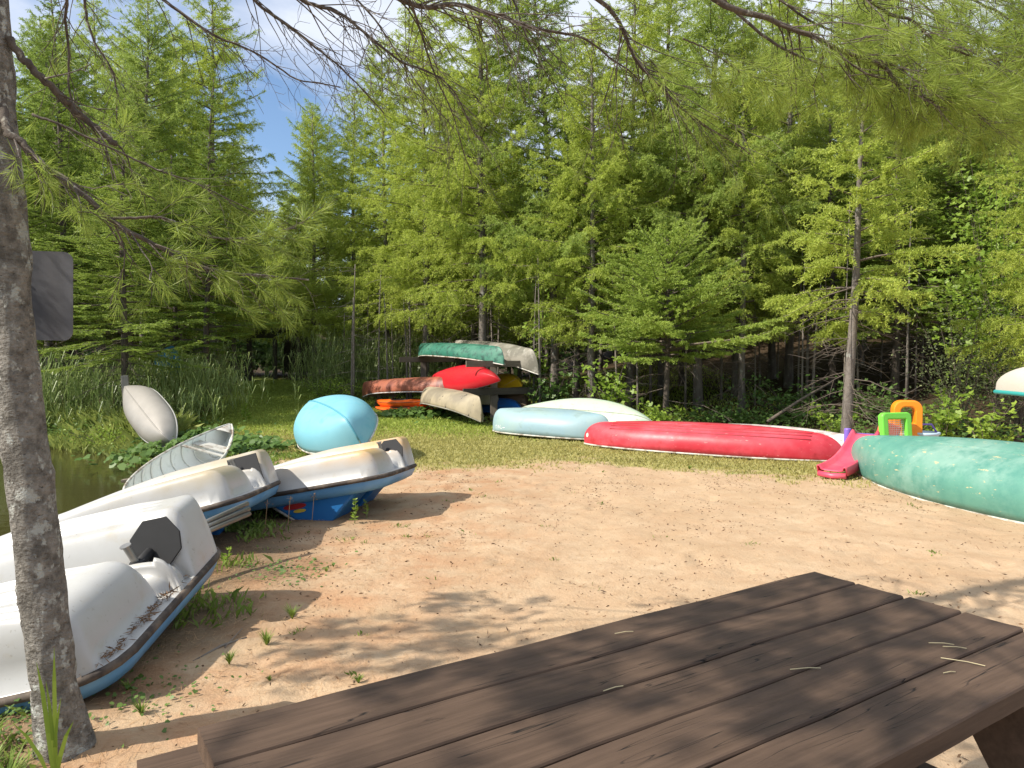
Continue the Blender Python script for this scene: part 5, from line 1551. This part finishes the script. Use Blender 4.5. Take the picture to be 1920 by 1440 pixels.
for k, (px, py, lb) in enumerate([(540, 985, 'thin seeding weed below the sticker of the farthest pedal boat'), (497, 992, 'thin seeding weed at the left end of the metal poles'), (585, 978, 'thin seeding weed by the blue seat back')]):
    q = G(px, py); root = empty('seeding_weed', q, label=lb, cat='plant')
    mb = MB(); mb.tube([(0, 0, 0), (.01, 0, .12), (.02, .01, .25)], .0025, 4); mb.build('stem', M_needle_dry, root)
    rng = np.random.default_rng(60 + k); P = np.array([.02, .01, .22]) + rng.normal(0, .015, (18, 3)); quads_mesh('seed_head', diamonds(P, unit(rng.normal(size=P.shape)), .015, .006, rng), M_needle_dry, root)
def sprout(label, px, py, h, n, w, seed, spread=0.35):
    q = G(px, py); rng = np.random.default_rng(seed); out = []
    for k in range(n):
        a = rng.uniform(0, 6.28); l = h * rng.uniform(.35, .85); sp = rng.uniform(.4, 2.2) * spread
        pts = [np.array([math.cos(a) * sp * l * s ** 1.8, math.sin(a) * sp * l * s ** 1.8, l * s * (1 - .12 * s)]) for s in (0, .35, .7, 1)]
        Wd = np.array([-math.sin(a), math.cos(a), 0]) * w / 2
        ww = (0.6, 1, .8, .05)
        for i in range(3):
            out.append([pts[i] - Wd * ww[i], pts[i] + Wd * ww[i], pts[i + 1] + Wd * ww[i + 1], pts[i + 1] - Wd * ww[i + 1]])
    o = quads_mesh('grass_clump', np.array(out), M_weed); o.location = q
    return tag(o, label, 'grass clump')
for i, (px, py, h, n, lb) in enumerate([(672, 1287, .06, 26, 'green grass clump in the sand, largest one left of the table'), (1293, 882, .10, 60, 'grass tuft at the sand edge in front of the red canoe'),
        (500, 1215, .12, 70, 'grass clump at the rim of the dark shade of the nearest pedal boat'), (430, 1250, .10, 60, 'grass clump beside the grey stick'),
        (548, 1165, .12, 50, 'grass clump at the tip of the nearest boat\'s shadow'), (612, 1075, .06, 22, 'small grass clump beside the middle boat\'s shadow'),
        (625, 1065, .05, 18, 'tiny grass clump in open sand beside the middle boat\'s shadow'), (265, 1345, .10, 40, 'grass clump right of the leaning trunk'),
        (240, 1300, .08, 30, 'green sprig in the shade under the nearest pedal boat'), (1580, 905, .05, 40, 'grass tuft at the foot of the pink slide'),
        (505, 1282, .05, 20, 'small grass clump beside the corner of the table')]):
    sprout(lb, px, py, h, n + 14, 0.005, i)
# tall grass blades in front of the trunk
q = G(86, 1428)
def blade_plant(label, x, y, blades_, seed):
    out = []
    z = tz(x, y)
    for (dx, dz, bx_, w) in blades_:
        pts = [np.array([bx_, 0, 0]), np.array([bx_ + dx * .25, -.01, dz * .4]), np.array([bx_ + dx * .6, -.02, dz * .75]), np.array([bx_ + dx, -.03, dz])]
        ww = (.5, 1, .8, .04)
        for i in range(3):
            Wd = np.array([1, .3, -.1]) * w / 2
            out.append([pts[i] - Wd * ww[i], pts[i] + Wd * ww[i], pts[i + 1] + Wd * ww[i + 1], pts[i + 1] - Wd * ww[i + 1]])
    o = quads_mesh('tall_grass', np.array(out), L_maple); o.location = (x, y, z)
    return tag(o, label, 'grass')
blade_plant('tall broad green grass blades growing right in front of the leaning trunk', -1.56, 2.47, [(-.03, .42, 0, .016), (.02, .47, .01, .014), (-.11, .22, -.01, .014), (.08, .22, .01, .014), (-.01, .36, .01, .012), (.05, .3, 0, .01)], 1)
for i, (x, y) in enumerate([(-1.80, 2.50), (-1.68, 2.42), (-1.92, 2.62)]):
    o = sprout(['grass at the left foot of the leaning trunk', 'grass in front of the leaning trunk base', 'grass at the lower left corner by the pond edge'][i], 960 + x / y * F, 1400, .16, 90, .006, 70 + i, .6)
    o.location = (x, y, tz(x, y))
# grey stick lying at the shadow edge
q1, q2 = G(362, 1248), G(462, 1202)
mb = MB(); mb.tube([q1 + Vector((0, 0, .012)), (q1 + q2) / 2 + Vector((.0, .01, .025)), q2 + Vector((0, 0, .012))], [.004, .006, .005], 6)
mb.tube([(q1 + q2) / 2 + Vector((.02, 0, .02)), q2 + Vector((-.05, .08, .03))], [.004, .002], 5)
tag(mb.build('stick', B_dead, None, smooth=True), 'thin grey stick lying at the edge of the nearest pedal boat shadow', 'stick')

# ---------------- the leaning pine with its overhanging branches ----------------
B_pine = barkmat('lichened grey bark', (0.14, 0.126, 0.106), (0.37, 0.34, 0.295), (0.56, 0.565, 0.51), scale=22, stretch=(1, 1, .9), b_str=1.0, dist=0.035, lichen=(0.56, 0.62))
B_limb = barkmat('brown limb bark', (0.062, 0.048, 0.037), (0.125, 0.10, 0.08), (0.30, 0.28, 0.23), scale=30, b_str=.8, dist=.006)
pine = empty('pine_tree', (-1.60, 2.66, 0), label='leaning pine with lichened grey trunk at left, its boughs hanging over the beach', cat='tree')
PO = Vector((-1.60, 2.66, 0))
TSH = -0.035
tp = [(-1.585, 2.66, -0.25), (-1.60, 2.66, 0), (-1.637, 2.66, .25), (-1.69, 2.66, .81), (-1.75, 2.66, 1.38), (-1.775, 2.66, 1.82), (-1.83, 2.66, 2.72), (-1.88, 2.68, 4.2), (-1.86, 2.72, 6.2), (-1.84, 2.75, 8.5)]
tr_ = [.105, .084, .076, .074, .072, .070, .068, .058, .04, .012]
P_ = []; Rr = []
for i in range(len(tp) - 1):
    for k in range(14):
        s = k / 14; a, b_ = Vector(tp[i]), Vector(tp[i + 1]); P_.append(a.lerp(b_, s) - PO + Vector((TSH, 0, 0))); Rr.append(tr_[i] * (1 - s) + tr_[i + 1] * s)
P_.append(Vector(tp[-1]) - PO + Vector((TSH, 0, 0))); Rr.append(tr_[-1])
mb = MB(); mb.tube(P_, Rr, 40)
V = mb.v[0]
for i in range(len(V)):
    c = np.array(P_[i // 40]); d = V[i] - c; r_ = np.linalg.norm(d)
    p = V[i]
    nn = mnoise.noise(Vector((p[0] * 16, p[1] * 16, p[2] * 7))) * 0.009 + mnoise.noise(Vector((p[0] * 45, p[1] * 45, p[2] * 22))) * 0.007
    if p[2] < 0.25: nn += 0.03 * (0.25 - p[2]) * (1 + math.sin(math.atan2(d[1], d[0]) * 4))
    V[i] = c + d * (1 + nn / max(r_, 0.01))
mb.build('trunk', B_pine, pine, smooth=True)

needleQ = []; rp = np.random.default_rng(303)
NW = [0.0021]
def tuft(p, d, n=26, l=0.085, w=None):
    w = w or NW[0]
    d = unit(np.asarray(d, float))
    P = np.tile(np.asarray(p, float), (n, 1)) - d * rp.uniform(0, 0.04, (n, 1))
    D = unit(d * 0.9 + rp.normal(0, 0.42, (n, 3)))
    needleQ.append(diamonds(P, D, l * rp.uniform(.7, 1.1, n), w, rp))
def spline(pts, n):
    P = [Vector(p) for p in pts]; out = []
    P = [P[0] * 2 - P[1]] + P + [P[-1] * 2 - P[-2]]
    m = len(P) - 3
    for k in range(n + 1):
        u = k / n * m; i = min(m - 1, int(u)); t = u - i
        a, b2, c_, d_ = P[i], P[i + 1], P[i + 2], P[i + 3]
        out.append(0.5 * ((2 * b2) + (c_ - a) * t + (2 * a - 5 * b2 + 4 * c_ - d_) * t * t + (3 * b2 - a - 3 * c_ + d_) * t ** 3))
    return out
def bough(pts, r0, r1, ntw, tl, needles=1.0, bare=0.0, droop=0.25, s0=0.12, sub=2, seed=0, name='bough', tn=26, thick=1.0, spread=1.0, nw=0.0019):
    NW[0] = nw
    """pts in world space; twigs leave it sideways, needles sit near twig tips"""
    rng = np.random.default_rng(seed); P = spline(pts, 40); n = len(P); r0 *= 0.72; r1 *= 0.8
    amp = 0.012 + 0.5 * r0
    P = [p + Vector((mnoise.noise(p * 5), mnoise.noise(p * 5 + Vector((9, 0, 0))), mnoise.noise(p * 5 + Vector((0, 9, 0))))) * amp * min(1, i / 5) for i, p in enumerate(P)]
    bo = MB(); rr_ = [r0 + (r1 - r0) * (i / (n - 1)) ** 0.8 for i in range(n)]
    Q = [p - PO + Vector(rng.normal(0, .25, 3)) * rr_[i] for i, p in enumerate(P)]
    bo.tube(Q, rr_, 10); ob = bo.build(name, B_limb, pine, smooth=True)
    tw = MB()
    for k in range(ntw):
        s = s0 + (1 - s0) * (k + rng.random()) / ntw; i = min(n - 2, int(s * (n - 1)))
        p = np.array(P[i] - PO); T = np.array((P[i + 1] - P[i]).normalized())
        sd = np.cross(T, [0, 0, 1.0]); sd /= np.linalg.norm(sd) + 1e-6
        d = unit(T * rng.uniform(.5, 1.1) + sd * (1 if k % 2 else -1) * rng.uniform(.3, 1.0) * spread + np.array([0, 0, rng.uniform(-.55, .25)]))
        l = tl * rng.uniform(.45, 1.15) * (1.1 - 0.45 * s)
        def tpnt(u, d=d, p=p, l=l, c=rng.normal(0, .22, 3), ph=rng.uniform(0, 6.3), sv=rng.normal(0, .045, 3)): return p + d * l * u + sv * l * math.sin(u * 7 + ph) * u + np.array([0, 0, -droop * l]) * u * u + c * l * u * u + np.array([0, 0, .14 * l]) * max(0, u - .6)
        tp_ = [tpnt(u) for u in np.linspace(0, 1, 7)]
        rt_ = max(.0014, min(.0038, rr_[i] * .4)) * thick
        tw.tube(tp_, [rt_ * (1 - .7 * u) for u in np.linspace(0, 1, 7)], 5, cap=False)
        isbare = rng.random() < bare
        for j in range(sub + rng.integers(0, 3)):
            u = rng.uniform(.3, .95); q = tpnt(u); d2 = unit(d + rng.normal(0, .55, 3) - np.array([0, 0, .2])); l2 = l * rng.uniform(.2, .5)
            bend_ = rng.normal(0, .16, 3) * l2; tw.tube([q, q + d2 * l2 * .35 + bend_ * .6, q + d2 * l2 * .7 + bend_ * .8, q + d2 * l2], [rt_ * .55, rt_ * .45, rt_ * .35, rt_ * .2], 4, cap=False)
            if not isbare and rng.random() < needles: tuft(q + d2 * l2, d2, tn)
            if not isbare and rng.random() < needles * .5: tuft(q + d2 * l2 * .6, d2, tn // 2)
        if not isbare and rng.random() < needles:
            tuft(tp_[-1], tp_[-1] - tp_[-2], tn); tuft(tp_[-2], tp_[-1] - tp_[-2], tn // 2)
    tw.build('twigs', B_limb, ob)
    return ob
W_ = lambda px, py, d: at(px, py, d)
# big low bough crossing in front of the trunk and ending in bright needle fans
bough([Vector((-1.80, 2.64, 2.36)), W_(10, 244, 2.58), W_(60, 290, 2.58), W_(205, 410, 2.62), W_(310, 470, 2.68), W_(420, 512, 2.75), W_(575, 520, 2.85)], .024, .004, 36, .34, .7, .35, seed=1, s0=.22, droop=.10, tn=30)
bough([W_(205, 410, 2.62), W_(300, 405, 2.66), W_(390, 440, 2.75), W_(480, 440, 2.8), W_(560, 425, 2.9)], .008, .002, 20, .26, .65, .35, seed=2, droop=-.1, tn=28)
bough([W_(60, 215, 2.62), W_(160, 255, 2.65), W_(300, 320, 2.75), W_(420, 370, 2.85), W_(520, 420, 3.0)], .007, .002, 22, .30, .4, .6, seed=3, droop=.1)
# pale stub bough above
bough([Vector((-1.83, 2.66, 2.62)), W_(60, 128, 2.66), W_(135, 195, 2.72), W_(215, 268, 2.8)], .020, .014, 9, .4, .3, .7, seed=4, s0=.3)
# dark drooping ones at upper left
bough([Vector((-1.85, 2.7, 3.3)), W_(110, -60, 2.9), W_(122, 60, 3.0), W_(135, 180, 3.05), W_(150, 250, 3.1)], .013, .003, 16, .30, .3, .6, seed=5)
bough([Vector((-1.86, 2.7, 3.5)), W_(140, -80, 3.1), W_(170, 60, 3.2), W_(210, 140, 3.25), W_(222, 230, 3.3)], .012, .003, 18, .30, .4, .5, seed=6)
# thin bare limb slanting through the gap of sky
bough([Vector((-1.86, 2.7, 3.7)), W_(200, -90, 3.0), W_(300, 0, 3.1), W_(380, 55, 3.2), W_(470, 95, 3.3), W_(560, 148, 3.4), W_(640, 162, 3.5)], .014, .003, 24, .42, .08, .9, seed=7, s0=.3)
bough([Vector((-1.86, 2.7, 4.1)), W_(380, -120, 3.0), W_(480, 0, 3.1), W_(560, 62, 3.2), W_(640, 130, 3.3), W_(720, 210, 3.5)], .014, .003, 24, .5, .08, .85, seed=8, s0=.3)
bough([Vector((-1.86, 2.7, 4.0)), W_(420, -110, 2.9), W_(560, 0, 3.0), W_(640, 30, 3.1), W_(740, 105, 3.2), W_(830, 150, 3.3), W_(900, 260, 3.5)], .016, .003, 34, .5, .05, .9, seed=9, s0=.3)
bough([Vector((-1.87, 2.7, 4.4)), W_(600, -130, 2.9), W_(770, 0, 3.0), W_(880, 12, 3.1), W_(985, 48, 3.2), W_(1100, 80, 3.3), W_(1200, 150, 3.5)], .022, .004, 40, .5, .18, .75, seed=10, s0=.3)
bough([Vector((-1.87, 2.7, 4.5)), W_(700, -150, 2.8), W_(760, -20, 2.9), W_(800, 100, 3.1), W_(840, 200, 3.2), W_(885, 330, 3.4)], .012, .002, 30, .42, .03, .95, seed=11, s0=.3, droop=.35)
bough([Vector((-1.87, 2.7, 4.6)), W_(900, -160, 3.0), W_(1125, 0, 3.2), W_(1180, 95, 3.3), W_(1240, 160, 3.35), W_(1290, 210, 3.4), W_(1405, 292, 3.5)], .020, .004, 40, .45, .5, .45, seed=12, s0=.4)
bough([Vector((-1.87, 2.7, 4.7)), W_(1100, -170, 2.9), W_(1340, 0, 3.0), W_(1440, 35, 3.05), W_(1555, 85, 3.1), W_(1640, 118, 3.15), W_(1700, 165, 3.2), W_(1760, 205, 3.3)], .024, .006, 46, .42, .9, .1, seed=13, s0=.45, tn=28)
bough([Vector((-1.87, 2.7, 4.8)), W_(1200, -160, 3.1), W_(1380, 20, 3.2), W_(1490, 100, 3.3), W_(1600, 140, 3.4), W_(1700, 180, 3.5), W_(1850, 215, 3.6)], .014, .003, 40, .42, .85, .1, seed=14, s0=.45)
bough([Vector((-1.86, 2.72, 5.2)), W_(1350, -190, 3.0), W_(1560, -40, 3.1), W_(1700, 40, 3.2), W_(1800, 95, 3.3), W_(1930, 120, 3.4)], .018, .004, 46, .45, .9, .05, seed=15, s0=.4)
bough([Vector((-1.86, 2.72, 5.4)), W_(1500, -220, 3.2), W_(1700, -60, 3.3), W_(1850, 10, 3.4), W_(1990, 100, 3.5)], .018, .004, 44, .50, .9, .05, seed=16, s0=.4)
bough([Vector((-1.86, 2.72, 5.0)), W_(1250, -120, 3.3), W_(1420, -20, 3.4), W_(1560, 60, 3.5), W_(1690, 100, 3.6), W_(1800, 190, 3.7)], .014, .003, 46, .5, .95, .03, seed=22, s0=.4, tn=32)
bough([Vector((-1.86, 2.72, 5.3)), W_(1450, -200, 3.5), W_(1640, -60, 3.6), W_(1800, 60, 3.7), W_(1960, 200, 3.8)], .016, .003, 50, .55, .95, .03, seed=23, s0=.4, tn=32)
bough([W_(1280, 72, 3.05), W_(1330, 95, 3.1), W_(1400, 140, 3.2), W_(1470, 155, 3.3)], .005, .002, 18, .28, .95, .05, seed=17)
bough([W_(1555, 85, 3.1), W_(1640, 145, 3.1), W_(1760, 160, 3.15), W_(1900, 150, 3.2)], .006, .002, 24, .30, .95, .05, seed=18)
bough([W_(1700, 165, 3.2), W_(1790, 180, 3.25), W_(1850, 220, 3.3), W_(1930, 235, 3.4)], .005, .002, 22, .30, .95, .05, seed=19)
bough([Vector((-1.87, 2.7, 4.5)), W_(850, -140, 3.3), W_(960, 0, 3.4), W_(1000, 90, 3.5), W_(1060, 200, 3.7)], .012, .002, 26, .45, .05, .9, seed=20, s0=.3, droop=.3)
bough([Vector((-1.86, 2.7, 4.3)), W_(500, -160, 3.4), W_(690, 20, 3.5), W_(760, 130, 3.6), W_(850, 240, 3.7)], .012, .002, 30, .5, .03, .9, seed=21, s0=.3, droop=.3)
# boughs over and behind the viewer: they shade the table
rs = np.random.default_rng(88)
for k in range(12):
    z = rs.uniform(2.75, 4.4); f = (z - 0.75)
    tx, ty = rs.uniform(-0.9, 1.5), rs.uniform(0.7, 2.5)          # a spot on the table this bough should shade
    e = Vector((tx + f * SUN_TO.x / SUN_TO.z, ty + f * SUN_TO.y / SUN_TO.z, z))
    st = Vector((-1.86, 2.7, z + rs.uniform(0.3, 1.1)))
    e2 = e + (e - st).normalized() * 0.35
    bough([st, st.lerp(e, .5) + Vector((0, 0, .12)), e, e2], .016, .004, 26, .44, .9, .08, seed=40 + k, s0=.35, tn=30, nw=0.0042)
for k in range(7):
    z = rs.uniform(2.2, 3.2); tx, ty = rs.uniform(-0.7, 0.6), rs.uniform(3.3, 4.3)
    e = Vector((tx + z * SUN_TO.x / SUN_TO.z, ty + z * SUN_TO.y / SUN_TO.z, z))
    e.x = min(e.x, -0.80 * e.y)
    st = Vector((-1.86, 2.7, z + 0.5))
    bough([st, st.lerp(e, .5) + Vector((0, 0, .08)), e, e + (e - st).normalized() * .25], .010, .003, 18, .32, .9, .1, seed=90 + k, s0=.5, tn=26, nw=0.004)
quads_mesh('needles', np.concatenate(needleQ), L_pine, pine)

# grey sign seen from behind, nailed to the far side of the trunk
sg_root = empty('sign', at(96, 555, 2.80), label='blank grey back of a round cornered sign fixed behind the leaning trunk', cat='sign')
w_, h_, rc_ = 0.27, 0.335, 0.035
o2 = []
for cxs, czs, a0 in ((1, 1, 0), (-1, 1, 90), (-1, -1, 180), (1, -1, 270)):
    for i in range(7):
        a = rad(a0 + i * 15); o2.append((cxs * (w_ / 2 - rc_) + rc_ * math.cos(a), czs * (h_ / 2 - rc_) + rc_ * math.sin(a)))
mb = MB(); mb.prism(o2, -0.002, 0.002)
R = Matrix.Rotation(rad(90), 4, 'X'); R.translation = Vector((-0.058, 0, 0))
pl = mb.build('panel', plain('bare grey metal sheet', (0.12, 0.122, 0.135), 0.55, 0.2, 0.10, 60), sg_root, xform=R)
sg_root.rotation_euler = (0, rad(1.2), rad(8))
mb = MB()
for zz in (.06, -.08): mb.tube([(-0.10, -0.012, zz), (-0.10, 0.004, zz)], .004, 8)
mb.build('screws', M_steel, sg_root)
